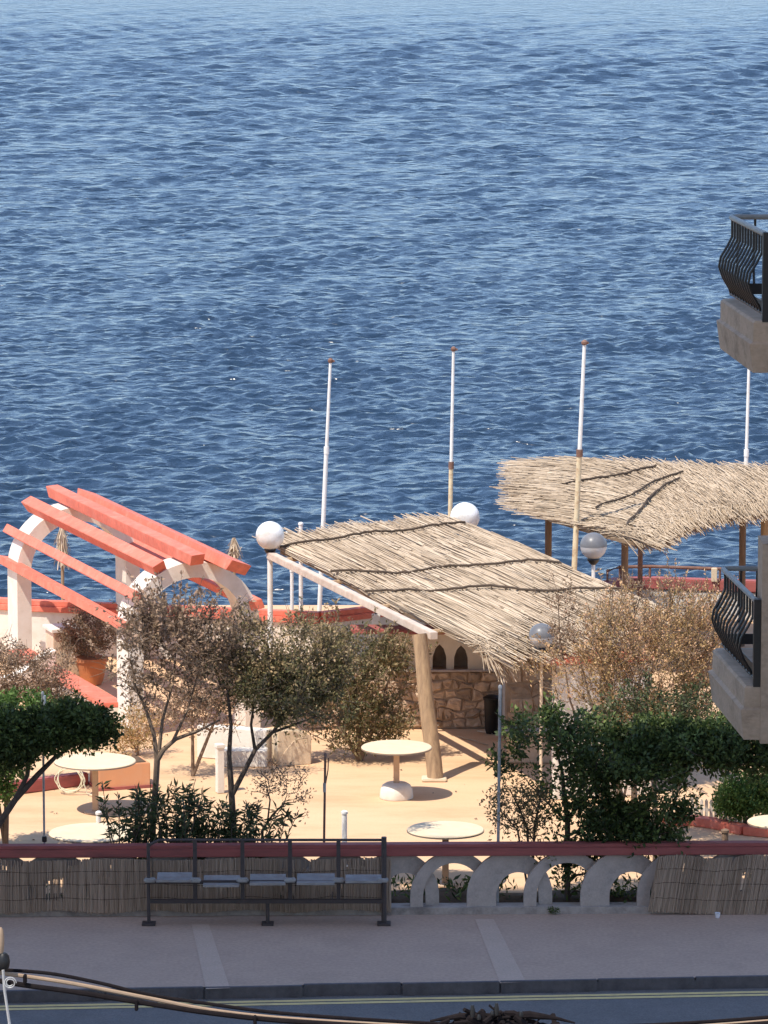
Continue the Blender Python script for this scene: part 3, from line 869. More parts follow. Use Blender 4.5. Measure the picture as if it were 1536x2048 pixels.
# cream end block of the low white wall (curved top)
cb = PZ(556, 1532, 0)
ux, uy = unit(V(.943, .334, 0)), unit(V(-.334, .943, 0))
r = thing('garden_wall', cb, 'low white garden wall with a cream rounded end block', 'wall')
mb = MB()
prof = [(0, 0), (.52, 0), (.52, .40), (.44, .46), (.30, .50), (.12, .52), (0, .52)]
mb.prism([cb + ux * a + V(0, 0, z) for a, z in prof], uy * .3); mb.build('end_block', M['cream'], r, bevel=.012)
mb = MB(); mb.prism([cb + ux * a + V(0, 0, z) for a, z in ((.02, 0), (.5, 0), (.5, .3), (.36, .42), (.22, .34), (.1, .2), (.02, .08))], uy * -.012)
mb.build('raised_scroll', M['cream'], r)
w0 = PZ(400, 1512, 0) ; w1 = cb + uy * .32
mb = MB(); mb.bar(w0 + V(0, 0, .24), w1 + V(-.03, 0, .24), .22, .48); mb.build('wall', M['white'], r, bevel=.01)
mb = MB(); mb.bar(cb + V(-.16, .05, .12), cb + V(-.9, .1, .12), .3, .24); mb.build('step', M['white'], r, bevel=.01)
r2 = thing('garden_wall', PZ(440, 1585, 0), 'short white pillar between the two bare tree trunks', 'pillar')
mb = MB(); mb.box(PZ(440, 1585, 0) + V(0, 0, .33), (.1, .12, .66), (ux, uy, V(0, 0, 1))); mb.build('shaft', M['white'], r2, bevel=.006)
mb = MB(); mb.box(PZ(440, 1585, 0) + V(0, 0, .68), (.125, .145, .05), (ux, uy, V(0, 0, 1))); mb.build('cap', M['white'], r2, bevel=.006)

# ---- arched red pergola ------------------------------------------------------
AXD = unit(V(.335, -.942, 0))           # along the vault, towards the camera
AXP = unit(V(.942, .335, 0))            # across it, to the right
R1, RT = 1.05, .24
A2 = PD(376, 1118, 67.0); A1 = PD(146, 1000, 72.8)
ctr2, ctr1 = V(A2[0], A2[1], 0), V(A1[0], A1[1], 0)
sp = A2[2] - R1                          # spring height
r = thing('arched_pergola', (ctr1 + ctr2) / 2, 'coral red beams over two white arches by the sea railing', 'pergola')
def arch(ctr):
    mb = MB(); n = 28; w = .62
    pr = [(-R1, 0, -(R1 - RT), 0)]
    for i in range(n + 1):
        a = math.pi * (1 - i / n)
        pr.append((R1 * math.cos(a), sp + R1 * math.sin(a), (R1 - RT) * math.cos(a), sp + (R1 - RT) * math.sin(a)))
    pr.append((R1, 0, R1 - RT, 0))
    vs_, fs = [], []
    for (ox, oz, ix, iz) in pr:
        for s_ in (-.5, .5):
            vs_.append(ctr + AXP * ox + V(0, 0, oz) + AXD * w * s_)
        for s_ in (.5, -.5):
            vs_.append(ctr + AXP * ix + V(0, 0, iz) + AXD * w * s_)
    for k in range(len(pr) - 1):
        for q in range(4):
            fs.append((k * 4 + q, k * 4 + (q + 1) % 4, k * 4 + 4 + (q + 1) % 4, k * 4 + 4 + q))
    fs += [(0, 1, 2, 3), tuple(reversed(range((len(pr) - 1) * 4, len(pr) * 4)))]
    mb.add(vs_, fs); return mb.build('arch', M['white'], r, smooth=True)
arch(ctr1); arch(ctr2)
Lp = np.linalg.norm(ctr2 - ctr1)
for (deg, e0, e1, rad, wid) in ((174, .25, .12, R1 + .02, .13), (148, .32, .22, R1 + .05, .15), (119, .50, .12, R1 + .08, .20), (95, .62, .62, R1 + .12, .21), (71, .32, 1.15, R1 + .11, .32), (20, .3, .2, R1 - .02, .15)):
    a = R(deg)
    off = AXP * rad * math.cos(a) + V(0, 0, sp + rad * math.sin(a))
    p0 = ctr1 - AXD * (.3 + e0) + off; p1 = ctr2 + AXD * (.28 + e1) + off
    nr = unit(AXP * math.cos(a) + V(0, 0, math.sin(a))); tn = np.cross(AXD, nr)
    # chamfered ends: a prism in the plane of the beam
    h, wz = .175, wid
    o0 = [p0 + nr * h * .5 - AXD * .0, p0 - nr * h * .5 + AXD * .14, p1 - nr * h * .5 - AXD * .14, p1 + nr * h * .5]
    mb = MB(); mb.prism([q - tn * wz / 2 for q in o0], tn * wz); mb.build('beam', M['coral'], r, bevel=.006)
# low walls with red coping along the left of the vault
lw0 = PZ(38, 1300, .42); lw1 = PZ(226, 1408, .42)
r = thing('coped_wall', V(*(lw0 + lw1)[:2] / 2, 0), 'low white wall with sloping coral coping left of the front arch', 'wall')
d_ = unit((lw1 - lw0) * V(1, 1, 0))
mb = MB(); mb.bar(V(lw0[0], lw0[1], .18), V(lw1[0], lw1[1], .18), .26, .36); mb.build('wall', M['white'], r)
mb = MB(); mb.bar(V(lw0[0], lw0[1], .40), V(lw1[0], lw1[1], .40), .36, .08); mb.build('coping', M['coral'], r, bevel=.01)
# cream block by the back arch
bp_ = PZ(130, 1345, 0); bp_ = V(GX(130, 71.2), 71.2, 0)
r = thing('cream_pillar', bp_, 'square cream pillar with pale cap behind the potted dry bush', 'pillar')
mb = MB(); mb.box(bp_ + V(0, 0, .41), (.52, .5, .82), (ux, uy, V(0, 0, 1))); mb.build('shaft', M['cream'], r, bevel=.01)
mb = MB(); mb.box(bp_ + V(0, 0, .85), (.6, .58, .06), (ux, uy, V(0, 0, 1))); mb.build('cap', M['white'], r, bevel=.01)
# white scroll wall left of it
bq = V(GX(40, 69.5), 69.5, 0)
r = thing('scroll_wall', bq, 'white curved buttress wall beside the back arch', 'wall')
mb = MB()
prof = [(-.5, 0), (.55, 0), (.6, .75), (.5, .72), (.3, .62), (.1, .45), (-.1, .36), (-.5, .34)]
mb.prism([bq + AXP * a + V(0, 0, z) for a, z in prof], -AXD * .25); mb.build('wall', M['white'], r, bevel=.01)

# ---- sea-edge balustrade -------------------------------------------------------
r = thing('sea_railing', V(-2, 74, 0), 'white sea wall with coral red coping along the water edge', 'wall')
sea_line = [(-140, 1190), (54, 1203), (450, 1219), (640, 1228), (760, 1214), (1000, 1192), (1180, 1172)]
pts = [PZ(x_, y_, .86) for x_, y_ in sea_line]
for a, b3 in zip(pts[:-1], pts[1:]):
    g0, g1 = V(a[0], a[1], 0), V(b3[0], b3[1], 0)
    mb = MB(); mb.bar(g0 + V(0, 0, .36), g1 + V(0, 0, .36), .2, .72); mb.build('wall', M['white'], r)
    mb = MB(); mb.bar(g0 + V(0, 0, .76), g1 + V(0, 0, .76), .30, .09); cp_ = mb.build('coping', M['coral'], r, bevel=.008)
    mb = MB(); mb.bar(g0 + V(0, 0, .85), g1 + V(0, 0, .85), .17, .085); mb.build('coping_lip', M['coral'], cp_, bevel=.008)
r = thing('sea_railing', V(5, 75, 0), 'dark red curved sea wall with a thin rail under the far thatched canopy', 'wall')
cur = [(1195, 1190), (1215, 1172), (1240, 1164), (1300, 1163), (1440, 1168), (1600, 1172), (1760, 1178)]
pts = [PZ(x_, y_, .62) for x_, y_ in cur]
for a, b3 in zip(pts[:-1], pts[1:]):
    g0, g1 = V(a[0], a[1], 0), V(b3[0], b3[1], 0)
    mb = MB(); mb.bar(g0 + V(0, 0, .24), g1 + V(0, 0, .24), .2, .48); mb.build('wall', M['white'], r)
    mb = MB(); mb.bar(g0 + V(0, 0, .60), g1 + V(0, 0, .60), .26, .2); mb.build('coping', M['rail_red'], r, bevel=.02)
mb = MB(); mb.tube([V(p[0], p[1] + .05, .88 + .0 * i) for i, p in enumerate(pts[1:])], .03, 8); mb.build('rail', M['rust'], r, smooth=True)
for p in pts[1:]:
    mb = MB(); mb.tube([V(p[0], p[1] + .05, .68), V(p[0], p[1] + .05, .86)], .022, 6); mb.build('baluster', M['rust'], r)
pt = PZ(1428, 1160, .7)
mb = MB(); mb.box(V(pt[0], pt[1] - .05, .80), (.1, .1, .24)); mb.build('cream_block', M['cream'], r, bevel=.01)

# ---- flagpoles ----------------------------------------------------------------------
def flagpole(tx, ty, bx_, by_, D, split, label, low, r0=.030):
    T = PD(tx, ty, D); Bq = PD(bx_, by_, D)
    d = (Bq - T); B0 = T + d * (T[2] / (T[2] - Bq[2]))
    r = thing('flagpole', B0, label, 'flagpole', 'flagpoles along the sea edge')
    S = T + d * ((split - ty) / (by_ - ty))
    mb = MB(); mb.tube([S, (S + T) / 2, T], [r0, r0 * .9, r0 * .78], 12); mb.build('upper_section', M['white_paint'], r, smooth=True)
    mb = MB(); mb.tube([B0, S + V(0, 0, .04)], [r0 * 1.3, r0 * 1.25], 12); mb.build('lower_section', M[low], r, smooth=True)
    mb = MB(); mb.tube([S - V(0, 0, .06), S + V(0, 0, .06)], r0 * 1.55, 12); mb.build('collar', M['rust' if low == 'yellowed' else 'white_paint'], r, smooth=True)
    mb = MB(); mb.lathe(T, [(r0 * 1.0, -.03), (r0 * 1.5, -.01), (r0 * 1.5, .02), (r0 * .6, .05)], 12)
    mb.box(T + V(.04, 0, 0), (.06, .03, .03)); mb.build('pulley_cap', M['rust'], r, smooth=True)
    return r
flagpole(661, 722, 646, 1060, 74.2, 900, 'white flagpole behind the globe lamp on the thatched pergola corner', 'white_paint')
flagpole(907, 699, 900, 1050, 73.6, 930, 'flagpole with yellowed lower half beside the high globe lamp', 'yellowed')
flagpole(1169, 686, 1148, 1150, 71.6, 905, 'rust-streaked yellowed flagpole in front of the far thatched canopy', 'yellowed', .036)
flagpole(1500, 660, 1486, 1140, 77.4, 905, 'white flagpole behind the far thatched canopy, below the upper balcony', 'white_paint')
mb_ = post(602, 1046, 73.2, .035, 'white_paint', 'plain white pole behind the thatched pergola edge', 'white_pole', 'pole')
post(584, 1140, 73.6, .03, 'white_paint', 'short white pole under the pergola beam by the sea wall', 'white_pole', 'pole')

# ---- globe lamps ----------------------------------------------------------------------
def sphere(mb, c, ra, z0=-1, z1=1, n=28, m_=16):
    pr = []
    for i in range(m_ + 1):
        zz = math.asin(z0) + (math.asin(z1) - math.asin(z0)) * i / m_
        pr.append((max(ra * math.cos(zz), .002), ra * math.sin(zz)))
    return mb.lathe(c, pr, n)
def globe(px, py, D, diapx, label, two=False, base=0.0, r_pole=.03, polemat='white_paint'):
    c = PD(px, py, D); ra = diapx / 2 * D / F
    b = V(c[0], c[1], base)
    r = thing('globe_lamp', b, label, 'lamp', 'globe lamps on the terrace')
    if two:
        mb = MB(); sphere(mb, c, ra, 0.0, 1); mb.build('upper_shell', M['smoke'], r, smooth=True)
        mb = MB(); sphere(mb, c, ra * .985, -1, 0.0); mb.build('lower_shell', M['clear'], r, smooth=True)
        mb = MB(); mb.tube([c - V(0, 0, ra * .9), c - V(0, 0, ra * .1)], .045, 10); mb.build('bulb_holder', M['galv'], r, smooth=True)
    else:
        mb = MB(); sphere(mb, c, ra); mb.build('globe', M['opal'], r, smooth=True)
    mb = MB(); mb.lathe(c - V(0, 0, ra + .05), [(.04, -.03), (.07, .0), (.10, .05), (.09, .085)], 16); mb.build('collar', M['iron'], r, smooth=True)
    mb = MB(); mb.tube([b, c - V(0, 0, ra + .05)], r_pole, 10); mb.build('pole', M[polemat], r, smooth=True)
    return r
globe(540, 1071, 71.0, 58, 'white globe lamp on the corner of the thatched pergola above the sea wall')
globe(930, 1034, 72.8, 60, 'white globe lamp behind the high corner of the thatched pergola')
globe(1187, 1092, 68.5, 55, 'globe lamp with smoked grey cap and clear lower half before the far canopy', True)
globe(1083, 1272, 61.8, 52, 'smoked cap globe lamp among bare twigs at the pergola front edge', True, r_pole=.022, polemat='cream')

# ---- thatch -----------------------------------------------------------------------------
def straws(S, n, dir_v, rng_, length, over, jitter, width=(.004, .008), lift=(.0, .04), umin=0, umax=1, v_bias=None, curl=0.0):
    """lay n straws on a surface S(u,v) running along its own straw direction"""
    G = 48
    vlo, vhi = -.06, 1.06
    tab = [np.zeros((G + 1, G + 1, 3)) for _ in range(4)]
    for i in range(G + 1):
        for j in range(G + 1):
            q = S(i / G, vlo + (vhi - vlo) * j / G)
            for t_ in range(4): tab[t_][i, j] = q[t_]
    u = rng_.uniform(umin, umax, n)
    v0 = rng_.uniform(-over[0], 1 + over[1], n) if v_bias is None else v_bias(rng_, n)
    fu = np.clip(u * G, 0, G - 1e-4); fv = np.clip((v0 - vlo) / (vhi - vlo) * G, 0, G - 1e-4)
    iu, iv = fu.astype(int), fv.astype(int); au, av = (fu - iu)[:, None], (fv - iv)[:, None]
    def lk(A_): return A_[iu, iv] * (1 - au) * (1 - av) + A_[iu + 1, iv] * au * (1 - av) + A_[iu, iv + 1] * (1 - au) * av + A_[iu + 1, iv + 1] * au * av
    nz_ = lambda A_: A_ / (np.linalg.norm(A_, axis=1, keepdims=True) + 1e-9)
    p, nr, tv, tu = lk(tab[0]), nz_(lk(tab[1])), nz_(lk(tab[2])), nz_(lk(tab[3]))
    L_ = rng_.uniform(length[0], length[1], n)[:, None]
    d = nz_(tv * dir_v + tu * rng_.normal(0, jitter, n)[:, None] + nr * rng_.normal(0, jitter * .25, n)[:, None])
    h = nr * rng_.uniform(lift[0], lift[1], n)[:, None]
    w = rng_.uniform(width[0], width[1], n)[:, None]
    side = nz_(np.cross(d, nr)); zz = V(0, 0, 1)
    a = p + h - d * L_ * .5; m_ = p + h * 1.2 + nr * curl * .1
    b3 = p + h + d * L_ * .5 - zz * (rng_.uniform(0, .03, n)[:, None] + curl * rng_.uniform(.2, 1, n)[:, None] * L_ * .35)
    rings = []
    for q in (a, m_, b3): rings += [q - side * w, q + nr * w * 1.3, q + side * w]
    Vv = np.stack(rings, 1).reshape(-1, 3)
    k = np.arange(n) * 9; Ff = []
    for s_ in (0, 3):
        for (i0, i1) in ((0, 1), (1, 2), (2, 0)):
            Ff.append(np.stack([k + s_ + i0, k + s_ + i1, k + s_ + 3 + i1, k + s_ + 3 + i0], 1))
    Ff = np.vstack(Ff)
    # neighbouring straws come from the same bundle, so their tone drifts together
    val = np.clip(rng_.normal(.5, .2, n) + .12 * np.sin(u * 41 + v0 * 5) + .08 * np.sin(u * 97 + v0 * 13) + .16 * np.sin(u * 7 + v0 * 9 + 1) * np.sin(v0 * 17 - u * 5), 0, 1)
    return Vv, Ff, np.repeat(val, 9)
def patch_surface(BL, FL, FR, BR, bow=None):
    def S(u, v):
        p = (1 - u) * ((1 - v) * BL + v * FL) + u * ((1 - v) * BR + v * FR)
        if bow: p = p + V(0, 0, bow(u, v))
        tv = unit((1 - u) * (FL - BL) + u * (FR - BR)); tu = unit((1 - v) * (BR - BL) + v * (FR - FL))
        nr = unit(np.cross(tu, tv)); nr = nr if nr[2] > 0 else -nr
        return p, nr, tv, tu, 1
    return S
def mat_slab(mb, S, nu=16, nv=24, th=.05, v0=0.0, v1=1.0):
    vs_ = []
    for s_ in (0, -th):
        for i in range(nu + 1):
            for j in range(nv + 1):
                p, nr, *_ = S(i / nu, v0 + (v1 - v0) * j / nv); vs_.append(p + nr * s_)
    n = (nu + 1) * (nv + 1); fs = []
    g = lambda i, j, l: l * n + i * (nv + 1) + j
    for i in range(nu):
        for j in range(nv):
            fs.append((g(i, j, 0), g(i + 1, j, 0), g(i + 1, j + 1, 0), g(i, j + 1, 0)))
            fs.append((g(i, j, 1), g(i, j + 1, 1), g(i + 1, j + 1, 1), g(i + 1, j, 1)))
    for i in range(nu):
        for j in (0, nv): fs.append((g(i, j, 0), g(i, j, 1), g(i + 1, j, 1), g(i + 1, j, 0)))
    for j in range(nv):
        for i in (0, nu): fs.append((g(i, j, 0), g(i, j + 1, 0), g(i, j + 1, 1), g(i, j, 1)))
    return mb.add(vs_, fs)

# near pergola
BL, FL, FR, BR = PD(560, 1102, 71.2), PD(968, 1300, 62.2), PD(1320, 1212, 62.9), PD(932, 1046, 72.0)
S1 = patch_surface(BL, FL, FR, BR, lambda u, v: .03 * math.sin(v * 9 + u * 5) + .02 * math.sin(u * 17) - .10 * max(0, v - .85) / .15)
r = thing('thatched_pergola', V(.7, 63.6, 0), 'straw thatched pergola on a leaning log post above the terrace tables', 'pergola')
mb = MB(); mat_slab(mb, S1); mb.build('thatch_mat', M['thatch_mat'], r, smooth=True)
Vv, Ff, At = straws(S1, 9000, 1, rng, (1.2, 2.8), (.02, .0), .016)
o = fast_mesh('thatch_straw', Vv, Ff, M['straw'], At, r); o['kind'] = 'stuff'
Vv, Ff, At = straws(S1, 1000, 1, rng, (1.6, 3.6), (.02, .0), .013, width=(.007, .0125), lift=(.025, .05))
o = fast_mesh('thatch_reeds', Vv, Ff, M['straw'], np.clip(At + .03, 0, 1), r); o['kind'] = 'stuff'
Vv, Ff, At = straws(S1, 520, 1, rng, (.5, 1.5), (.0, .0), .06, v_bias=lambda g, n: g.uniform(-.075, .0, n))
o = fast_mesh('thatch_fringe', Vv, Ff, M['straw'], At, r); o['kind'] = 'stuff'
Vv, Ff, At = straws(S1, 1100, 1, rng, (.5, 1.2), (.0, .0), .12, v_bias=lambda g, n: g.uniform(.95, 1.02, n), curl=.8)
o = fast_mesh('thatch_fringe', Vv, Ff, M['straw'], At, r); o['kind'] = 'stuff'
for (v0, v1) in ((.02, .02), (.30, .55), (.48, .86)):
    mb = MB()
    pth = []
    for u in np.linspace(-.02, .98, 36):
        p, nr, *_ = S1(min(max(u, 0), 1), v0 + (v1 - v0) * u)
        pth.append(p + nr * (.095 + rng.normal(0, .006)) + (V(-.05, 0, 0) if u < 0 else 0))
    mb.tube(pth, .020, 6)
    for q in pth[1::2]:
        mb.tube([q, q + V(rng.normal(.03, .02), rng.normal(-.05, .03), -.05)], .012, 4)
    mb.build('batten', M['rope'], r)
# frame
f0 = PD(540, 1110, 71.0); f1 = PD(868, 1272, 63.5)
mb = MB(); mb.bar(f0, f1, .12, .11); mb.build('left_beam', M['beam'], r, bevel=.008)
b0 = PZ(871, 1560, 0); t0 = PD(838, 1268, 63.6)
mb = MB(); pth = [b0 + (t0 - b0) * s_ + V(.008 * math.sin(s_ * 9), 0, 0) for s_ in np.linspace(0, 1, 9)]
mb.tube(pth, np.linspace(.118, .105, 9), 14); mb.build('log_post', M['wood'], r, smooth=True)
mb = MB(); mb.box(V(b0[0] - .02, b0[1], .02), (.36, .3, .04)); mb.build('post_footing', M['cream'], r, bevel=.012)
mb = MB(); mb.tube([V(f0[0], f0[1], 0), f0], .045, 10); mb.build('back_post', M['white_paint'], r, smooth=True)
g0, g1 = BR + V(-.1, -.5, -.12), FR + V(-.15, .6, -.12)
mb = MB(); mb.bar(g0, g1, .1, .1); mb.build('right_beam', M['wood_dark'], r)
for g in (g0 * .95 + g1 * .05, g0 * .05 + g1 * .95):
    mb = MB(); mb.tube([V(g[0], g[1], 0), g], .07, 10); mb.build('post', M['wood'], r, smooth=True)
for s_ in (.06, .36, .66, .95):
    a = f0 + (f1 - f0) * s_; b3 = g0 + (g1 - g0) * s_
    mb = MB(); mb.tube([a + V(0, 0, -.02), b3 + V(0, 0, -.06)], .04, 8); mb.build('rafter', M['wood'], r, smooth=True)
# hanging blocks under the beam
mb = MB(); q = PD(752, 1238, 66.5); mb.box(q, (.13, .1, .16)); mb.build('white_box', M['white_paint'], r, bevel=.01)
mb = MB(); q = PD(790, 1240, 66.4); mb.box(q, (.10, .1, .16)); mb.build('junction_box', M['galv'], r, bevel=.01)
mb = MB(); mb.tube([PD(752, 1228, 66.5), PD(752, 1215, 66.5)], .02, 6); mb.tube([PD(790, 1230, 66.4), PD(790, 1222, 66.4)], .02, 6); mb.build('box_hanger', M['iron'], r)

# far canopy: swept curved thatch
def S2(u, v):
    # u along the canopy (left -> right), v from ridge/back edge to front edge
    us = np.array([0, .16, .34, .52, .70, .86, 1.0])
    back = [(1060, 934), (1150, 926), (1240, 928), (1320, 936), (1400, 940), (1536, 944), (1680, 952)]
    zb = [2.75, 2.85, 2.9, 2.9, 2.9, 2.88, 2.85]
    front = [(1050, 1020), (1150, 1052), (1290, 1092), (1340, 1058), (1400, 1036), (1536, 1018), (1680, 1026)]
    zf = [2.5, 2.45, 2.3, 2.42, 2.5, 2.55, 2.5]
    B = np.array([PZ(*p, z) for p, z in zip(back, zb)]); Fr = np.array([PZ(*p, z) for p, z in zip(front, zf)])
    def ip(A_, t_): return np.array([np.interp(t_, us, A_[:, k]) for k in range(3)])
    def sm(A_, t_): return (ip(A_, max(0, t_ - .05)) + ip(A_, t_) * 2 + ip(A_, min(1, t_ + .05))) / 4
    b_, f2 = sm(B, u), sm(Fr, u)
    p = b_ + (f2 - b_) * v + V(0, 0, .05 * math.sin(math.pi * min(max(v, 0), 1)))
    e = .01
    tv = unit(f2 - b_ + V(0, 0, .2 * math.cos(math.pi * min(max(v, 0), 1))))
    u2 = min(1, u + e); u1 = max(0, u - e)
    tu = unit((sm(B, u2) * (1 - v) + sm(Fr, u2) * v) - (sm(B, u1) * (1 - v) + sm(Fr, u1) * v))
    nr = unit(np.cross(tu, tv)); nr = nr if nr[2] > 0 else -nr
    # straws sweep from along the canopy at its left end to across it on the right
    k = min(1, max(0, (u - .02) / .55)); k = k * k * (3 - 2 * k)
    dv = unit(tv * k + unit(V(.98, -.12, -.05)) * (1 - k) + tu * .35 * k)
    return p, nr, dv, tu, 1
r = thing('thatched_canopy', V(5.0, 74, 0), 'curved ragged straw canopy on brown posts at the sea edge', 'canopy')
mb = MB(); mat_slab(mb, S2, 40, 12, .06); mb.build('thatch_mat', M['thatch_mat'], r, smooth=True)
Vv, Ff, At = straws(S2, 9000, 1, rng, (.5, 1.3), (.0, .0), .11, lift=(0, .08))
o = fast_mesh('thatch_straw', Vv, Ff, M['straw'], At, r); o['kind'] = 'stuff'
Vv, Ff, At = straws(S2, 800, 1, rng, (.7, 1.4), (.0, .0), .12, width=(.006, .011), lift=(.03, .08))
o = fast_mesh('thatch_reeds', Vv, Ff, M['straw'], np.clip(At, 0, 1), r); o['kind'] = 'stuff'
Vv, Ff, At = straws(S2, 2200, 1, rng, (.3, .75), (.0, .0), .24, lift=(-.04, .08), v_bias=lambda g, n: g.uniform(.88, 1.0, n), umin=.2, curl=.5)
o = fast_mesh('thatch_fringe', Vv, Ff, M['straw'], At, r); o['kind'] = 'stuff'
Vv, Ff, At = straws(S2, 900, 1, rng, (.2, .5), (.0, .0), .10, lift=(-.04, .09), umin=0, umax=.03)
o = fast_mesh('thatch_fringe', Vv, Ff, M['straw'], At, r); o['kind'] = 'stuff'
for (va, vb, ua, ub) in ((.55, .1, .12, .50), (.78, .22, .22, .62), (.9, .35, .30, .60)):
    mb = MB(); pth = []
    for s_ in np.linspace(0, 1, 26):
        p, nr, *_ = S2(ua + (ub - ua) * s_, va + (vb - va) * s_ ** .7); pth.append(p + nr * (.125 + rng.normal(0, .006)))
    mb.tube(pth, .02, 6); mb.build('batten', M['rope'], r)
def cpost(px, ytop, D, mat='wood_dark', rr=.06):
    t_ = PD(px, ytop, D); mb = MB(); mb.tube([V(t_[0], D, 0), t_], rr, 10); mb.build('post', M[mat], r, smooth=True)
    return t_
ca = [cpost(1097, 1028, 73.4), cpost(1250, 1062, 71.6), cpost(1281, 1060, 74.6, 'rust', .045), cpost(1486, 1010, 74.3), cpost(1530, 1000, 74.0, 'wood', .07), cpost(1640, 1010, 74.0)]
for a, b3 in ((0, 1), (1, 3), (3, 5), (0, 2)):
    mb = MB(); mb.tube([ca[a] + V(0, 0, .02), ca[b3] + V(0, 0, .02)], .05, 8); mb.build('edge_beam', M['wood_dark'], r, smooth=True)
for k_ in range(8):
    u = .62 + k_ * .05; p, *_ = S2(u, .98); p2, *_ = S2(u, .3)
    mb = MB(); mb.bar(p + V(0, -.05, -.10), p2 + V(0, 0, -.10), .06, .08); mb.build('rafter_end', M['rust'], r)

# folded straw parasols at the sea edge
def straw_parasol(px, ytop, ybot, D, label):
    t_ = PD(px, ytop, D); b = V(t_[0], D, 0)
    r = thing('straw_parasol', b, label, 'parasol', 'folded straw parasols by the sea wall')
    mb = MB(); mb.tube([b, t_], .03, 8); mb.build('pole', M['wood'], r, smooth=True)
    Vv, Ff, At = [], [], []; k = 0
    zb = PD(px, ybot, D)[2]
    for i in range(170):
        a = rng.uniform(0, 6.28); z1 = rng.uniform(zb, t_[2] - .15)
        rr = rng.uniform(.04, .17)
        p0 = V(t_[0], D, t_[2] - rng.uniform(0, .3)) + V(math.cos(a), math.sin(a), 0) * .03
        p1 = V(t_[0] + math.cos(a) * rr, D + math.sin(a) * rr, z1)
        s_ = V(-math.sin(a), math.cos(a), 0) * .012
        Vv += [p0 - s_, p0 + s_, p1 + s_ * .6, p1 - s_ * .6]; Ff.append((k, k + 1, k + 2, k + 3)); At += [rng.random()] * 4; k += 4
    o = fast_mesh('straw_skirt', Vv, Ff, M['straw'], At, r); o['kind'] = 'stuff'
straw_parasol(124, 1050, 1140, 74.6, 'folded ragged straw parasol seen through the back arch')
straw_parasol(468, 1076, 1125, 75.0, 'folded ragged straw parasol between the coral beams and a globe lamp')

# ---- stone barbecue house under the pergola ------------------------------------------------
BD = 67.0
def Q(px, z, dy=0.0):
    return V(GX(px, BD), BD + dy, z)
r = thing('stone_counter', Q(820, 0), 'brown rubble stone counter with small pointed arches under the thatch', 'counter')
zt = .9
mb = MB(); mb.bar(Q(610, zt / 2, .3), Q(1005, zt / 2, .3), .5, zt); bw = mb.build('backing_wall', M['mortar'], r)
def rubble(parent, x0, x1, z0, z1, y, nrow, seed, mw):
    g = np.random.default_rng(seed)
    zs_ = np.linspace(z0, z1, nrow + 1)
    lines = []
    for j in range(nrow + 1):
        ph = g.uniform(0, 6.28)
        lines.append(lambda x, j=j, ph=ph: zs_[j] + (0 if j in (0, nrow) else .03 * math.sin(x * 6.3 + ph) + .022 * math.sin(x * 15 + ph * 2)))
    for j in range(nrow):
        x = x0 + g.uniform(0, .05)
        while x < x1 - .06:
            w = min(g.uniform(mw * .6, mw * 1.6), x1 - x); x2 = x + w; gp = .006
            s1, s2 = g.uniform(-.035, .035, 2)
            ring = [(x + gp + s1, lines[j](x) + gp), (x + w * .5, lines[j](x + w / 2) + gp), (x2 - gp + s2, lines[j](x2) + gp), (x2 - gp, (lines[j](x2) + lines[j + 1](x2)) / 2),
                    (x2 - gp - s2, lines[j + 1](x2) - gp), (x + w * .5, lines[j + 1](x + w / 2) - gp), (x + gp - s1, lines[j + 1](x) - gp), (x + gp, (lines[j](x) + lines[j + 1](x)) / 2)]
            cx_, cz_ = np.mean([q[0] for q in ring]), np.mean([q[1] for q in ring])
            dp = g.uniform(.012, .05)
            vs_ = [(a, y + .02, b) for a, b in ring] + [(cx_ + (a - cx_) * .9 + g.normal(0, .006), y - dp * .7, cz_ + (b - cz_) * .88 + g.normal(0, .006)) for a, b in ring]
            vs_ += [(cx_ + (a - cx_) * .55, y - dp + g.normal(0, .01), cz_ + (b - cz_) * .55) for a, b in ring]
            n = 8
            fs = [(i, (i + 1) % n, n + (i + 1) % n, n + i) for i in range(n)] + [(n + i, n + (i + 1) % n, 2 * n + (i + 1) % n, 2 * n + i) for i in range(n)] + [tuple(range(2 * n, 3 * n))]
            mb = MB(); mb.add(vs_, fs, g.random()); mb.build('stone', M['stone'], parent)
            x = x2
rubble(r, Q(612, 0)[0], Q(1004, 0)[0], .02, zt - .01, BD + .05, 6, 5, .17)
# pale upper wall with pointed arches cut through
def arch_wall(x0, x1, z0, z1, arches, y, depth, mat, name):
    # outline with notches open at the bottom
    pts = [(x0, z0)]
    for (c_, hw, hz) in arches:
        pts += [(c_ - hw, z0), (c_ - hw, z0 + hz * .5), (c_ - hw * .62, z0 + hz * .82), (c_, z0 + hz), (c_ + hw * .62, z0 + hz * .82), (c_ + hw, z0 + hz * .5), (c_ + hw, z0)]
    pts += [(x1, z0), (x1, z1), (x0, z1)]
    import bmesh
    bm = bmesh.new()
    vs_ = [bm.verts.new((px_, y, z_)) for px_, z_ in pts]
    f = bm.faces.new(vs_)
    ret = bmesh.ops.extrude_face_region(bm, geom=[f])
    for v_ in ret['geom']:
        if isinstance(v_, bmesh.types.BMVert): v_.co.y += depth
    bmesh.ops.triangulate(bm, faces=bm.faces)
    bmesh.ops.recalc_face_normals(bm, faces=bm.faces)
    mb = MB(); bm.verts.ensure_lookup_table()
    bm.verts.index_update()
    mb.add([tuple(v_.co) for v_ in bm.verts], [tuple(v_.index for v_ in f_.verts) for f_ in bm.faces]); bm.free()
    return mb.build(name, mat, r)
X_ = lambda px: Q(px, 0)[0]
arch_wall(X_(770), X_(1005), zt + .004, zt + .56, [(X_(802), .115, .42), (X_(879), .105, .40), (X_(922), .105, .38)], BD + .12, .18, M['cream'], 'arched_wall')
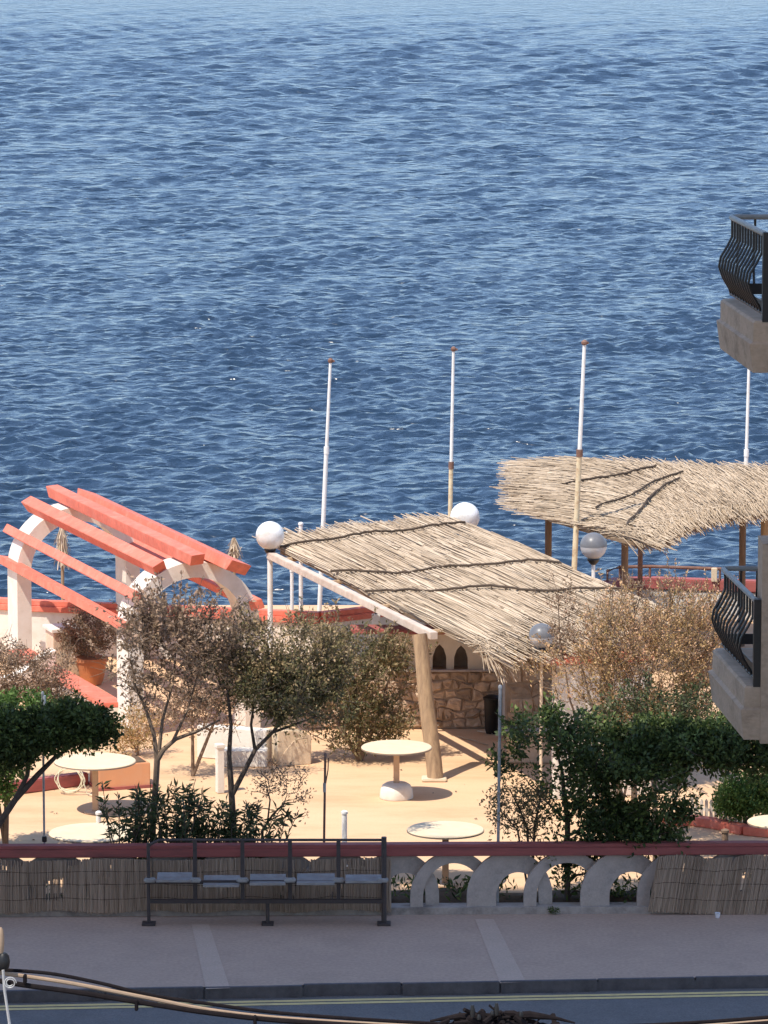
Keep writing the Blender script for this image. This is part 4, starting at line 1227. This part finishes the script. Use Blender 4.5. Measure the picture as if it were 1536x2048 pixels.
mb = MB(); mb.bar(Q(770, zt + .3, .52), Q(1005, zt + .3, .52), .1, .6); mb.build('rear_wall', M['mortar'], r)
mb = MB(); mb.bar(Q(700, zt + .60, .3), Q(960, zt + .60, .3), .5, .07); mb.build('red_coping', M['rail_red'], r, bevel=.01)
mb = MB(); mb.bar(Q(775, zt + .012, .02), Q(1000, zt + .012, .02), .1, .02); mb.build('ledge', M['cement'], r)
# white worktop and lower blocks to the right
BD2 = 66.0
def Q2(px, z, dy=0.0): return V(GX(px, BD2), BD2 + dy, z)
r = thing('worktop', Q2(1060, 0), 'white topped stone worktop right of the pointed arches', 'counter')
mb = MB(); mb.bar(Q2(1008, 1.19, .3), Q2(1118, 1.19, .3), .62, .07); mb.build('white_top', M['white'], r, bevel=.01)
mb = MB(); mb.bar(Q2(1012, .57, .3), Q2(1112, .57, .3), .5, 1.15); mb.build('base', M['mortar'], r)
rubble(r, Q2(1013, 0)[0], Q2(1111, 0)[0], .02, 1.14, BD2 + .05, 5, 9, .24)
r = thing('stone_bench', V(GX(1062, 64.4), 64.4, 0), 'tan stone block with a thin grey slab before the worktop', 'stone block')
q = V(GX(1062, 64.4), 64.4, 0)
mb = MB(); mb.box(q + V(0, .2, .22), (.70, .4, .44)); mb.build('block', M['limestone'], r, bevel=.02)
mb = MB(); mb.box(q + V(0, .18, .465), (.78, .5, .045)); mb.build('slab', M['cement'], r, bevel=.01)
q = PZ(985, 1466, 0)
r = thing('waste_bin', q, 'black bin standing in the shade beside the stone counter', 'bin')
mb = MB(); mb.lathe(q, [(.10, 0), (.115, .05), (.13, .5), (.135, .52)], 18); mb.build('body', M['black'], r, smooth=True)
mb = MB(); mb.lathe(q + V(0, 0, .525), [(.145, 0), (.145, .03), (.09, .06)], 18); mb.build('lid', M['black'], r, smooth=True)
# fallen canes in the shade
for (a, b3, lab) in (((918, 1473), (976, 1490), 'pale cane lying on the shaded terrace by the stone counter'), ((955, 1462), (985, 1467), 'short pale cane lying beside the black bin')):
    p0, p1 = PZ(*a, .012), PZ(*b3, .012)
    mb = MB(); mb.tube([p0, (p0 + p1) / 2 + V(0, 0.02, .0), p1], .012, 6)
    tag(mb.build('fallen_cane', M['straw'], None, loc=p0), lab, 'cane')
# tall white wall with coral coping beside the golden shrub, and right side bed
a, b3 = V(GX(1108, 61.9, 1.7), 61.9, 0), V(GX(1300, 62.3, 1.7), 62.3, 0)
r = thing('coped_wall', a, 'tall white wall with coral coping between the pergola edge and the golden shrub', 'wall')
mb = MB(); mb.bar(a + V(0, 0, .97), b3 + V(0, 0, .97), .2, 1.94); mb.build('wall', M['white'], r, bevel=.01)
mb = MB(); mb.bar(a + V(-.08, 0, 2.01), b3 + V(0, 0, 2.01), .34, .13); mb.build('coping', M['coral'], r, bevel=.02)
cur = [(1330, 1652), (1380, 1648), (1430, 1655), (1490, 1668), (1580, 1676)]
pts = [PZ(x_, y_, 0) for x_, y_ in cur]
r = thing('curved_kerb', pts[1], 'bright red curved kerb around the bed of pale green shrub', 'kerb')
for a, b3 in zip(pts[:-1], pts[1:]):
    mb = MB(); mb.bar(a + V(0, 0, .06), b3 + V(0, 0, .06), .2, .12); mb.build('kerb_piece', M['coral'], r, bevel=.01)
# small white picket edging in that bed
q0, q1 = PZ(1385, 1640, 0), PZ(1500, 1652, 0)
r = thing('picket_edging', (q0 + q1) / 2, 'low white picket edging inside the red kerb', 'fence')
for i in range(13):
    p = q0 + (q1 - q0) * i / 12
    mb = MB(); h = .26 + .05 * rnd.random()
    mb.prism([p + V(-.022, .1, 0), p + V(.022, .1, 0), p + V(.022, .1, h), p + V(0, .1, h + .03), p + V(-.022, .1, h)], (0, .015, 0)); mb.build('picket', M['white'], r)
mb = MB(); mb.bar(q0 + V(0, .12, .14), q1 + V(0, .12, .14), .012, .04); mb.build('rail', M['white'], r)
# terracotta pot
pc = PZ(184, 1368, 0)
r = thing('plant_pot', pc, 'terracotta pot under the round dry bush', 'pot')
mb = MB(); mb.lathe(pc, [(.16, 0), (.19, .1), (.235, .32), (.25, .38), (.265, .38), (.265, .44), (.22, .44)], 24); mb.build('body', M['terracotta'], r, smooth=True)
mb = MB(); mb.lathe(pc + V(0, 0, .4), [(.2, 0), (.2, .02)], 20); mb.build('soil', M['soil'], r)

# ================================================================== PLANTS
def leaf_mesh(name, C, Dr, Ln, Wd, mat, parent, val):
    """one folded diamond of two triangles... per leaf: centre line C->C+Dr*Ln"""
    n = len(C)
    Dr = Dr / (np.linalg.norm(Dr, axis=1, keepdims=True) + 1e-9)
    ref = rng.normal(size=(n, 3)); side = np.cross(Dr, ref); side /= (np.linalg.norm(side, axis=1, keepdims=True) + 1e-9)
    nr = np.cross(side, Dr)
    mid = C + Dr * (Ln * .45)[:, None]
    v0 = C; v1 = mid + side * Wd[:, None] * .5 + nr * (Wd * .22)[:, None]
    v2 = C + Dr * Ln[:, None] - V(0, 0, 1) * (Ln * .08)[:, None]; v3 = mid - side * Wd[:, None] * .5 + nr * (Wd * .22)[:, None]
    VV = np.stack([v0, v1, v2, v3], 1).reshape(-1, 3)
    k = np.arange(n) * 4
    FF = np.vstack([np.stack([k, k + 1, k + 2], 1), np.stack([k, k + 2, k + 3], 1)])
    return fast_mesh(name, VV, FF, mat, np.repeat(val, 4), parent)

def blob_points(blobs, n, shell=.55, lump=.25):
    """clump centres in a union of ellipsoids, kept uneven by a noise rule"""
    vol = np.array([b[3] * b[4] * b[5] for b in blobs]); pr = vol / vol.sum()
    out = []
    ph = rng.uniform(0, 6.28, 6)
    while len(out) < n:
        b = blobs[rng.choice(len(blobs), p=pr)]
        d = rng.normal(size=3); d /= np.linalg.norm(d)
        rad = rng.uniform(0, 1) ** (1 / 3)
        if rng.random() < shell: rad = rng.uniform(.78, 1.06)
        az = math.atan2(d[1], d[0]); el = math.asin(d[2])
        rad *= 1 + .20 * math.sin(3 * az + b[0] * 9 + 4 * el) + .14 * math.sin(5 * el + b[2] * 11 + 2 * az)
        p = V(b[0], b[1], b[2]) + d * rad * V(b[3], b[4], b[5])
        g = math.sin(p[0] * 5.1 + ph[0]) * math.sin(p[1] * 4.3 + ph[1]) + math.sin(p[2] * 6.2 + ph[2]) * math.sin(p[0] * 2.7 + ph[3])
        if g < -lump * 2 + rng.uniform(-.4, .4) : continue
        out.append(p)
    return np.array(out)

def grow(mb, trunks, targets, r_tip=.006, wig=.06, r_base=.03):
    """trunks: polylines with radii; each target is joined to the skeleton by a bent tapering branch"""
    nodes, rad = [], []
    for (path, rr) in trunks:
        path = np.asarray(path, float)
        mb.tube(path, rr, 9)
        for i in range(len(path) - 1):
            for s_ in np.linspace(0, 1, 6):
                nodes.append(path[i] * (1 - s_) + path[i + 1] * s_); rad.append(rr[i] * (1 - s_) + rr[i + 1] * s_)
    start = len(nodes)
    T0 = np.mean([np.asarray(t_[0][-1]) for t_ in trunks], axis=0)
    order = np.argsort(np.linalg.norm(targets - T0, axis=1))
    for k in order:
        p = targets[k]
        A_ = np.array(nodes)
        d = np.linalg.norm(A_ - p, axis=1) + np.maximum(0, A_[:, 2] - p[2] + .05) * 1.5
        j = int(np.argmin(d)); a = A_[j]
        dist = np.linalg.norm(p - a)
        m1 = a + (p - a) * .33 + rng.normal(0, wig * dist, 3) + V(0, 0, .04 * dist); m2 = a + (p - a) * .68 + rng.normal(0, wig * dist, 3)
        r0 = max(r_tip * 1.1, min(rad[j] * .72, r_base * (.35 + dist)))
        rr = [r0, r0 * .8 + r_tip * .2, r0 * .45 + r_tip * .55, r_tip]
        mb.tube([a, m1, m2, p], rr, 5, caps=False)
        for q, r_ in ((m1, rr[1]), (m2, rr[2]), (p, r_tip)):
            nodes.append(q); rad.append(r_)

def plant(name, label, cat, base, trunks, blobs, nclump, leaves_per, leaf, lw, mat, group=None, clump_r=.14,  bark='bark', up=.3,
          shell=.55, lump=.25, nbranch=None, extra=None, val_fn=None, r_tip=.005, twigs=0, r_base=.03, shoots=0, shoot_len=(.15, .4)):
    r = thing(name, base, label, cat, group)
    C = blob_points(blobs, nclump, shell, lump)
    mb = MB()
    nb = nbranch or min(len(C), 90)
    tg = C[rng.choice(len(C), nb, replace=False)]
    grow(mb, trunks, tg, r_tip=r_tip, r_base=r_base)
    if twigs:
        for i in rng.choice(len(C), min(twigs, len(C)), replace=False):
            p = C[i]
            for _ in range(3):
                d = unit(rng.normal(size=3) + V(0, 0, .7)); L_ = rng.uniform(.1, .3)
                mb.tube([p, p + d * L_ * .5 + rng.normal(0, .01, 3), p + d * L_], [.004, .003, .002], 4, caps=False)
    sh_p, sh_d = [], []
    if shoots:
        cen = C.mean(0); top = C[:, 2] > np.quantile(C[:, 2], .35)
        cand = tg[tg[:, 2] > np.quantile(tg[:, 2], .3)]
        for i in rng.integers(0, len(cand), shoots):
            p = cand[i]; d = unit(unit((p - cen) * V(1, 1, .6)) * .55 + V(0, 0, .9) + rng.normal(0, .28, 3)); L_ = rng.uniform(*shoot_len)
            q1 = p + d * L_ * .5 + rng.normal(0, .015, 3); q2 = p + d * L_ + V(d[0], d[1], 0) * L_ * .25
            mb.tube([p, q1, q2], [.005, .004, .0025], 4, caps=False)
            for s_ in rng.uniform(.1, 1, int(8 + 26 * L_)):
                sh_p.append((p * (1 - s_) + q2 * s_) * .5 + (q1 if .25 < s_ < .75 else p * (1 - s_) + q2 * s_) * .5 + rng.normal(0, .012, 3)); sh_d.append(d * .7 + rng.normal(0, .7, 3))
    mb.build('branches' if trunks is None else 'trunk', M[bark], r, smooth=True)
    n = nclump * leaves_per
    ci = np.repeat(np.arange(nclump), leaves_per)
    off = rng.normal(size=(n, 3)); off /= np.linalg.norm(off, axis=1, keepdims=True)
    off *= (clump_r * rng.uniform(.15, 1.15, n) ** .7)[:, None]
    P = C[ci] + off
    P[:, 2] = np.maximum(P[:, 2], .03)
    Dr = off / clump_r + rng.normal(0, .55, (n, 3)) + V(0, 0, up)
    Ln = rng.uniform(leaf[0], leaf[1], n); Wd = Ln * rng.uniform(lw * .75, lw * 1.25, n)
    tone = rng.normal(0, .16, nclump)[ci]
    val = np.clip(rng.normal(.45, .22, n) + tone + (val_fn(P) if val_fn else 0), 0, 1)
    if sh_p:
        P = np.vstack([P, sh_p]); Dr = np.vstack([Dr, sh_d]); m_ = len(sh_p)
        l2 = rng.uniform(leaf[0], leaf[1], m_); Ln = np.concatenate([Ln, l2]); Wd = np.concatenate([Wd, l2 * lw])
        val = np.concatenate([val, np.clip(rng.normal(.65, .22, m_), 0, 1)])
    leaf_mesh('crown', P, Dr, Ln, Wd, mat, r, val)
    return r

def EL(px, py, D, wpx, hpx, ry):
    c = PD(px, py, D); s_ = D / F
    return (c[0], c[1], c[2], wpx * s_, ry, hpx * s_)
def TP(D, *pp): return [PD(x_, y_, D) for x_, y_ in pp]

# 1 flat-topped green tree at the left
D = WY + .18
base = V(GX(-40, D), D, .08)
plant('flat_topped_tree', 'flat-topped dark green tree leaning over the parapet beside a thin post', 'tree', base,
      [([base, *TP(D, (-10, 1660), (30, 1600), (75, 1550), (110, 1515), (150, 1488))], [.05, .045, .04, .036, .028, .018]),
       (TP(D, (30, 1600), (55, 1550), (60, 1510), (70, 1470)), [.034, .028, .022, .015]),
       (TP(D, (-10, 1660), (-30, 1580), (-20, 1500)), [.04, .03, .02])],
      [EL(60, 1466, D - .1, 165, 34, .36), EL(-60, 1480, D, 130, 42, .4), EL(160, 1442, D - .1, 74, 38, .32), EL(60, 1450, D, 120, 24, .34), EL(-10, 1505, D, 70, 36, .3)],
      640, 44, (.04, .085), .58, M['leaf_dark'], 'plants along the parapet', .11, shell=.6, lump=.6, nbranch=60, shoots=60, shoot_len=(.06, .16))
# sunlit shrub standing behind it
plant('leafy_shrub', 'sunlit pale green shrub top showing behind the flat-topped tree', 'shrub', V(GX(10, 58.6), 58.6, 0),
      [([V(GX(10, 58.6), 58.6, 0), PD(15, 1520, 58.6), PD(20, 1430, 58.6)], [.04, .03, .015]), ([V(GX(10, 58.6), 58.6, 0), PD(-20, 1500, 58.6), PD(-30, 1430, 58.6)], [.03, .02, .012])],
      [EL(35, 1420, 58.6, 80, 36, .4), EL(-40, 1425, 58.6, 60, 42, .4), EL(0, 1470, 58.6, 70, 36, .4)], 240, 30, (.035, .07), .55, M['leaf_light'], 'plants along the parapet', .1, lump=.5, shoots=50, shoot_len=(.08, .2))
# low greenery under it
plant('leafy_shrub', 'small sunlit green shrub at the foot of the flat-topped tree', 'shrub', V(GX(-20, 58.5), 58.5, 0), [([V(GX(-20, 58.5), 58.5, 0), PD(-15, 1600, 58.5)], [.02, .012])],
      [EL(-8, 1545, 58.5, 48, 45, .3), EL(-40, 1580, 58.5, 50, 50, .3)], 110, 40, (.04, .07), .6, M['leaf_light'], 'plants along the parapet', .1, lump=.8)

# 2 wispy tree (left of the pair)
D = WY + .72
base = V(GX(303, D), D, .08)
plant('wispy_tree', 'sparse wispy tree with brown seed heads, trunk forking above the bench', 'tree', base,
      [([base, *TP(D, (306, 1640), (312, 1560), (314, 1520), (326, 1500))], [.045, .04, .04, .042, .036]),
       (TP(D, (314, 1520), (308, 1470), (292, 1420), (270, 1370), (262, 1320)), [.034, .026, .02, .016, .01]),
       (TP(D, (326, 1500), (352, 1478), (395, 1462), (440, 1440)), [.032, .026, .02, .012]),
       (TP(D, (318, 1500), (325, 1440), (345, 1370), (352, 1300)), [.028, .02, .014, .009]),
       (TP(D, (345, 1484), (375, 1420), (395, 1350)), [.022, .014, .009])],
      [EL(330, 1290, D, 100, 75, .5), EL(280, 1330, D, 55, 80, .45), EL(405, 1340, D, 65, 75, .45), EL(350, 1245, D + .1, 95, 38, .4), EL(440, 1270, D, 60, 50, .4)],
      340, 9, (.035, .085), .5, M['leaf_brown'], 'plants along the parapet', .10, 'twig', nbranch=330, lump=.25, r_tip=.004, twigs=420, shoots=130, shoot_len=(.2, .5),
      val_fn=lambda P: -.08 + 0 * P[:, 0])
# 3 fuller olive tree beside it
D = WY + .85
base = V(GX(468, D), D, .08)
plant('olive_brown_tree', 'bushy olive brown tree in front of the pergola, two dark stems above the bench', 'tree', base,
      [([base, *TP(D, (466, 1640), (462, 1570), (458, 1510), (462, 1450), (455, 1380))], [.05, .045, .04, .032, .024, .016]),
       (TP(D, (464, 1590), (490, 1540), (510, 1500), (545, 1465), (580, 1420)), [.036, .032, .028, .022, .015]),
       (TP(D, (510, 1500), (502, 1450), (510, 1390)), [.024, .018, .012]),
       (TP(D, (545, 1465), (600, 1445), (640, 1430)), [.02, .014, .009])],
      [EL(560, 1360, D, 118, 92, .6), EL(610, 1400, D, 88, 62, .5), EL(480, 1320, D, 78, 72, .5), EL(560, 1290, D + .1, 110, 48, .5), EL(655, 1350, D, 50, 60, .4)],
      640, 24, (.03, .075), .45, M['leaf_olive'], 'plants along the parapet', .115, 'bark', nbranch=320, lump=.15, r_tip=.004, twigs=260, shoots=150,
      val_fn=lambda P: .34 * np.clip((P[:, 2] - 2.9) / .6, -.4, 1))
# 4 oleander below
def oleander(label, D, px0, px1, ytop, n, mat='leaf_oleander', leaf=(.10, .17), group='plants along the parapet', name='oleander', spread=.28, lf=42):
    base = V(GX((px0 + px1) / 2, D), D, .06)
    r = thing(name, base, label, 'shrub', group)
    mb = MB(); Ps, Ds = [], []
    for i in range(n):
        px = rng.uniform(px0, px1); b = V(GX(px, D), D + rng.uniform(-.2, .2), .06)
        zt = PD(px, ytop + abs(rng.normal(0, 32)), D)[2]
        tp = b + V(rng.normal(0, spread), rng.normal(0, .18), zt - .06)
        md = (b + tp) / 2 + V(rng.normal(0, .05), rng.normal(0, .05), .05)
        mb.tube([b, md, tp], [.012, .008, .004], 5, caps=False)
        for s_ in rng.uniform(.22, 1.0, lf) ** .8:
            p = (1 - s_) ** 2 * b + 2 * s_ * (1 - s_) * md + s_ ** 2 * tp
            Ps.append(p); d = unit(rng.normal(size=3) * V(1, 1, .6) + V(0, 0, .4)); Ds.append(d)
    mb.build('stems', M['bark'], r)
    Ps, Ds = np.array(Ps), np.array(Ds); m_ = len(Ps)
    Ln = rng.uniform(leaf[0], leaf[1], m_)
    leaf_mesh('crown', Ps, Ds, Ln, Ln * rng.uniform(.18, .28, m_), M[mat], r, np.clip(rng.normal(.45, .25, m_), 0, 1))
    return r
oleander('dark oleander with long narrow leaves around the wispy tree trunk behind the bench', WY + .55, 235, 400, 1570, 48)
oleander('dark oleander with long narrow leaves under the olive brown tree behind the bench', WY + .55, 380, 540, 1600, 42)
# bare twiggy branch to the right of the oleander
D = WY + .6
base = V(GX(520, D), D, .06)
plant('twiggy_shrub', 'nearly bare twiggy shrub with pinkish tips right of the oleander', 'shrub', base,
      [([base, *TP(D, (525, 1660), (545, 1630), (570, 1605))], [.02, .018, .014, .009]), (TP(D, (535, 1645), (540, 1600), (530, 1560)), [.013, .010, .006])],
      [EL(575, 1570, D, 45, 40, .25), EL(540, 1570, D, 40, 45, .25), EL(600, 1610, D, 22, 30, .15)], 80, 9, (.03, .06), .4, M['leaf_brown'], 'plants along the parapet', .07, 'bark', nbranch=70, r_tip=.004)
# 5 dark dense shrub at right
D = WY + .42
base = V(GX(1135, D), D, .08)
plant('dense_shrub', 'dense dark green shrub behind the bare cement arches', 'shrub', base,
      [([base, *TP(D, (1135, 1640), (1128, 1590), (1124, 1540), (1110, 1490))], [.04, .036, .03, .022, .014]),
       (TP(D, (1135, 1640), (1180, 1580), (1230, 1520)), [.03, .022, .013]), (TP(D, (1130, 1640), (1090, 1600), (1060, 1570)), [.02, .014, .008])],
      [EL(1095, 1478, D, 92, 58, .55), EL(1200, 1510, D, 130, 66, .6), EL(1290, 1560, D, 95, 100, .55), EL(1220, 1610, D, 130, 75, .5), EL(1190, 1670, D, 170, 45, .4), EL(1300, 1650, D, 80, 60, .4), EL(1020, 1500, D, 30, 60, .35), EL(1200, 1750, D, 105, 55, .22)],
      680, 30, (.035, .10), .48, M['leaf_dark'], 'plants along the parapet', .12, nbranch=190, shell=.5, lump=.15, shoots=110, shoot_len=(.1, .28))
base = V(GX(1060, D), D, .06)
plant('twiggy_shrub', 'tangle of brown twigs with few leaves left of the dense dark shrub', 'shrub', base,
      [([base, *TP(D, (1055, 1660), (1040, 1620), (1020, 1580))], [.02, .016, .012, .008]), ([base, *TP(D, (1070, 1650), (1080, 1600), (1075, 1570))], [.02, .016, .012, .008]), ([base, *TP(D, (1035, 1660), (1000, 1620))], [.016, .012, .007])],
      [EL(1030, 1610, D, 60, 55, .3), EL(1070, 1620, D, 45, 60, .3), EL(990, 1590, D, 25, 35, .2)], 230, 9, (.03, .07), .4, M['leaf_olive'], 'plants along the parapet', .08, nbranch=180, r_tip=.004, lump=.6)
# 6 spreading tree right edge
D = WY + .5
base = V(GX(1620, D), D, .08)
plant('spreading_tree', 'spreading dark green tree whose canopy reaches under the lower balcony', 'tree', base,
      [([base, *TP(D, (1615, 1640), (1590, 1570), (1540, 1530), (1470, 1515), (1400, 1510))], [.06, .055, .045, .036, .028, .016]), (TP(D, (1590, 1570), (1600, 1520), (1640, 1480)), [.04, .03, .02])],
      [EL(1400, 1490, D, 120, 44, .55), EL(1500, 1490, D, 110, 48, .55), EL(1600, 1485, D, 90, 55, .5), EL(1330, 1475, D + .1, 70, 38, .45)],
      480, 40, (.04, .09), .55, M['leaf_dark'], 'plants along the parapet', .12, shell=.6, lump=.5, nbranch=70, shoots=70, shoot_len=(.08, .22))
# 7 tall golden-brown shrub, in the sun behind it
D = 58.6
base = V(GX(1270, D), D, 0)
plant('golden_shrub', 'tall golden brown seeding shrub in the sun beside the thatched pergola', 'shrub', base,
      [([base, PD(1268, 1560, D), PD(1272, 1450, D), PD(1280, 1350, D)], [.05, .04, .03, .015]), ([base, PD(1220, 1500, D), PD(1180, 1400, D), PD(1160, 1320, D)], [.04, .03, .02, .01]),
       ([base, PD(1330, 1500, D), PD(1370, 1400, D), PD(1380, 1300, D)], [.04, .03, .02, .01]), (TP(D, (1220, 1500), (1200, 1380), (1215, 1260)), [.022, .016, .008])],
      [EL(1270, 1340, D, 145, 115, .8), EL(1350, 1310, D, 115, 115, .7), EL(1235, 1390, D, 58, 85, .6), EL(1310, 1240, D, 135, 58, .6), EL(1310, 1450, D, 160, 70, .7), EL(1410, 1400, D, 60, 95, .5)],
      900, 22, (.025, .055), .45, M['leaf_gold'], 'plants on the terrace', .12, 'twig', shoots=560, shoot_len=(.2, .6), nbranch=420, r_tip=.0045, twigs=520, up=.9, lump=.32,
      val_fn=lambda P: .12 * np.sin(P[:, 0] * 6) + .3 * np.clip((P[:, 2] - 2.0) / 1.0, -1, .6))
D = 57.6
base = V(GX(1310, D), D, 0)
plant('leafy_shrub', 'olive green shrub at the foot of the golden brown one', 'shrub', base, [([base, PD(1310, 1520, D), PD(1320, 1450, D)], [.03, .02, .01]), ([base, PD(1380, 1500, D), PD(1390, 1450, D)], [.03, .018, .01])],
      [EL(1250, 1440, D, 70, 40, .35), EL(1340, 1430, D, 75, 45, .4), EL(1410, 1440, D, 55, 45, .35), EL(1300, 1405, D, 90, 36, .35)], 230, 13, (.03, .075), .42, M['leaf_oleander'], 'plants on the terrace', .11, lump=.4, shoots=70, shoot_len=(.12, .3), nbranch=70)
# a few bare stalks rising above it
base = V(GX(1230, 59.2), 59.2, 0)
plant('stalky_shrub', 'thin brown flower stalks rising above the golden shrub', 'shrub', base,
      [([base, PD(1140, 1400, 59.2), PD(1120, 1280, 59.2), PD(1115, 1180, 59.2)], [.02, .014, .009, .005]), ([base, PD(1250, 1350, 59.2), PD(1270, 1230, 59.2), PD(1290, 1160, 59.2)], [.02, .014, .009, .005]),
       ([base, PD(1300, 1350, 59.2), PD(1350, 1240, 59.2), PD(1365, 1170, 59.2)], [.02, .014, .009, .005])],
      [EL(1125, 1220, 59.2, 35, 60, .3), EL(1300, 1180, 59.2, 90, 25, .3), EL(1390, 1200, 59.2, 40, 30, .3), EL(1160, 1280, 59.2, 60, 50, .3)], 150, 14, (.03, .055), .45, M['leaf_brown'], 'plants on the terrace', .07, 'twig', nbranch=90, r_tip=.004, lump=.8, up=1.0)
# 8 pale green shrub right
D = 60.0
base = V(GX(1490, D), D, 0)
plant('leafy_shrub', 'pale green sunlit shrub inside the red kerb', 'shrub', base, [([base, PD(1492, 1600, D)], [.03, .015]), ([base, PD(1520, 1590, D)], [.03, .015])],
      [EL(1490, 1590, D, 52, 42, .35), EL(1545, 1580, D, 45, 45, .35), EL(1450, 1615, D, 28, 25, .25)], 220, 44, (.035, .06), .6, M['leaf_light'], 'plants on the terrace', .10, lump=.8)
# 9 dry shrubs on the left behind the flat-topped tree
D = 62.5
base = V(GX(50, D), D, 0)
plant('dry_shrub', 'twiggy dry brown shrub in front of the back arch', 'shrub', base, [([base, PD(60, 1420, D), PD(70, 1340, D)], [.03, .02, .01]), ([base, PD(20, 1420, D), PD(10, 1340, D)], [.03, .02, .01])],
      [EL(60, 1350, D, 75, 55, .5), EL(10, 1350, D, 50, 65, .5), EL(110, 1390, D, 45, 40, .4)], 340, 24, (.03, .06), .5, M['leaf_brown'], 'plants on the terrace', .10, 'twig', nbranch=160, r_tip=.004, twigs=160, lump=.5)
base = V(GX(275, 65.0), 65.0, 0)
plant('dry_shrub', 'low straw brown shrub between the orange planter and the wispy tree', 'shrub', base, [([base, PD(275, 1460, 65.0)], [.02, .01])],
      [EL(275, 1455, 65.0, 48, 40, .35), EL(255, 1485, 65.0, 40, 26, .3)], 130, 22, (.03, .06), .4, M['leaf_gold'], 'plants on the terrace', .10, 'twig', nbranch=60, r_tip=.004, lump=.8, up=.9)
base = V(GX(385, 63.5), 63.5, 0)
plant('dry_shrub', 'tangled dry brown shrub under the front arch behind the bare trunks', 'shrub', base, [([base, PD(385, 1450, 63.5), PD(380, 1380, 63.5)], [.03, .02, .01]), ([base, PD(430, 1440, 63.5), PD(450, 1370, 63.5)], [.03, .02, .01])],
      [EL(350, 1370, 63.5, 70, 60, .45), EL(430, 1360, 63.5, 75, 60, .45), EL(390, 1430, 63.5, 85, 40, .4), EL(500, 1400, 63.5, 50, 55, .4)], 300, 13, (.03, .065), .45, M['leaf_brown'], 'plants on the terrace', .10, 'twig', nbranch=170, r_tip=.004, twigs=160, lump=.2, shoots=110, shoot_len=(.2, .45))
base = pc + V(0, 0, .42)
plant('potted_bush', 'round purplish brown dry bush growing in the terracotta pot', 'shrub', base, [([base, base + V(0, 0, .15)], [.03, .02])],
      [(pc[0] - .05, pc[1], .83, .42, .40, .36)], 220, 34, (.025, .05), .55, M['leaf_brown'], 'plants on the terrace', .08, 'twig', nbranch=120, r_tip=.004, lump=.9, val_fn=lambda P: -.2 + 0 * P[:, 0])
# broad bush against the stone counter, right of the olive tree, reaching the ground
D = 64.6
base = V(GX(720, D), D, 0)
plant('shade_bush', 'broad olive brown bush against the rubble stone counter below the thatch edge', 'shrub', base,
      [([base, PD(715, 1420, D), PD(705, 1340, D)], [.05, .035, .015]), ([base, PD(760, 1420, D), PD(780, 1350, D)], [.04, .03, .012]), ([base, PD(660, 1420, D), PD(640, 1350, D)], [.04, .03, .012])],
      [EL(690, 1330, D, 105, 75, .6), EL(770, 1350, D, 58, 75, .5), EL(650, 1400, D, 85, 70, .5), EL(730, 1430, D, 90, 60, .5), EL(640, 1300, D, 70, 50, .5), EL(690, 1470, D, 105, 30, .4), EL(780, 1440, D, 45, 50, .4)],
      760, 20, (.03, .08), .42, M['leaf_olive'], 'plants on the terrace', .12, 'twig', shoots=190, nbranch=260, r_tip=.004, twigs=260, lump=.15,
      val_fn=lambda P: .12 * np.sin(P[:, 0] * 5))
# low weeds in the planting bed
n = 2600
xs = rng.uniform(-6.5, 6.5, n); P = np.array([wall_pt(x_, rng.uniform(.05, .26), rng.uniform(.22, .95), False) for x_ in xs])
keep = (np.sin(xs * 2.3) + np.sin(xs * 5.1 + 1) + rng.normal(0, .6, n)) > -.4
P = P[keep]; n = len(P)
Ln = rng.uniform(.06, .16, n)
o = leaf_mesh('weeds', P, rng.normal(0, .6, (n, 3)) + V(0, 0, .8), Ln, Ln * .3, M['leaf_dark'], None, np.clip(rng.normal(.55, .25, n), 0, 1))
tag(o, 'low weeds and grass in the bed behind the parapet arches', 'weeds', kind='stuff')
# one weed on the plinth
wq = wall_pt(1107, .02, -.13)
n = 90
P = wq + rng.uniform(-.05, .05, (n, 3)) * V(1.2, .5, .7) + V(0, 0, .03)
o = leaf_mesh('weed', P, rng.normal(0, .8, (n, 3)) + V(0, 0, .5), rng.uniform(.02, .045, n), rng.uniform(.012, .02, n), M['leaf_dark'], None, rng.random(n))
tag(o, 'small dark weed growing at the foot of the parapet plinth', 'weed')

# dead leaves blown over the terrace
n = 330
xs = rng.uniform(-6.5, 6.5, n); ys = WY + .9 + rng.random(n) ** .8 * 12
cl = np.sin(xs * 1.7 + ys * .6) + np.sin(ys * 1.1 - xs * .4 + 2) + rng.normal(0, .5, n)
k = cl > .3
P = np.stack([xs[k], ys[k], np.full(k.sum(), .008)], 1); n = len(P)
Dv = rng.normal(0, 1, (n, 3)) * V(1, 1, .12)
Ln = rng.uniform(.03, .07, n)
o = leaf_mesh('dead_leaves', P, Dv, Ln, Ln * .5, M['leaf_brown'], None, rng.random(n) * .5)
tag(o, 'dry dead leaves scattered over the peach terrace floor', 'leaves', kind='stuff')
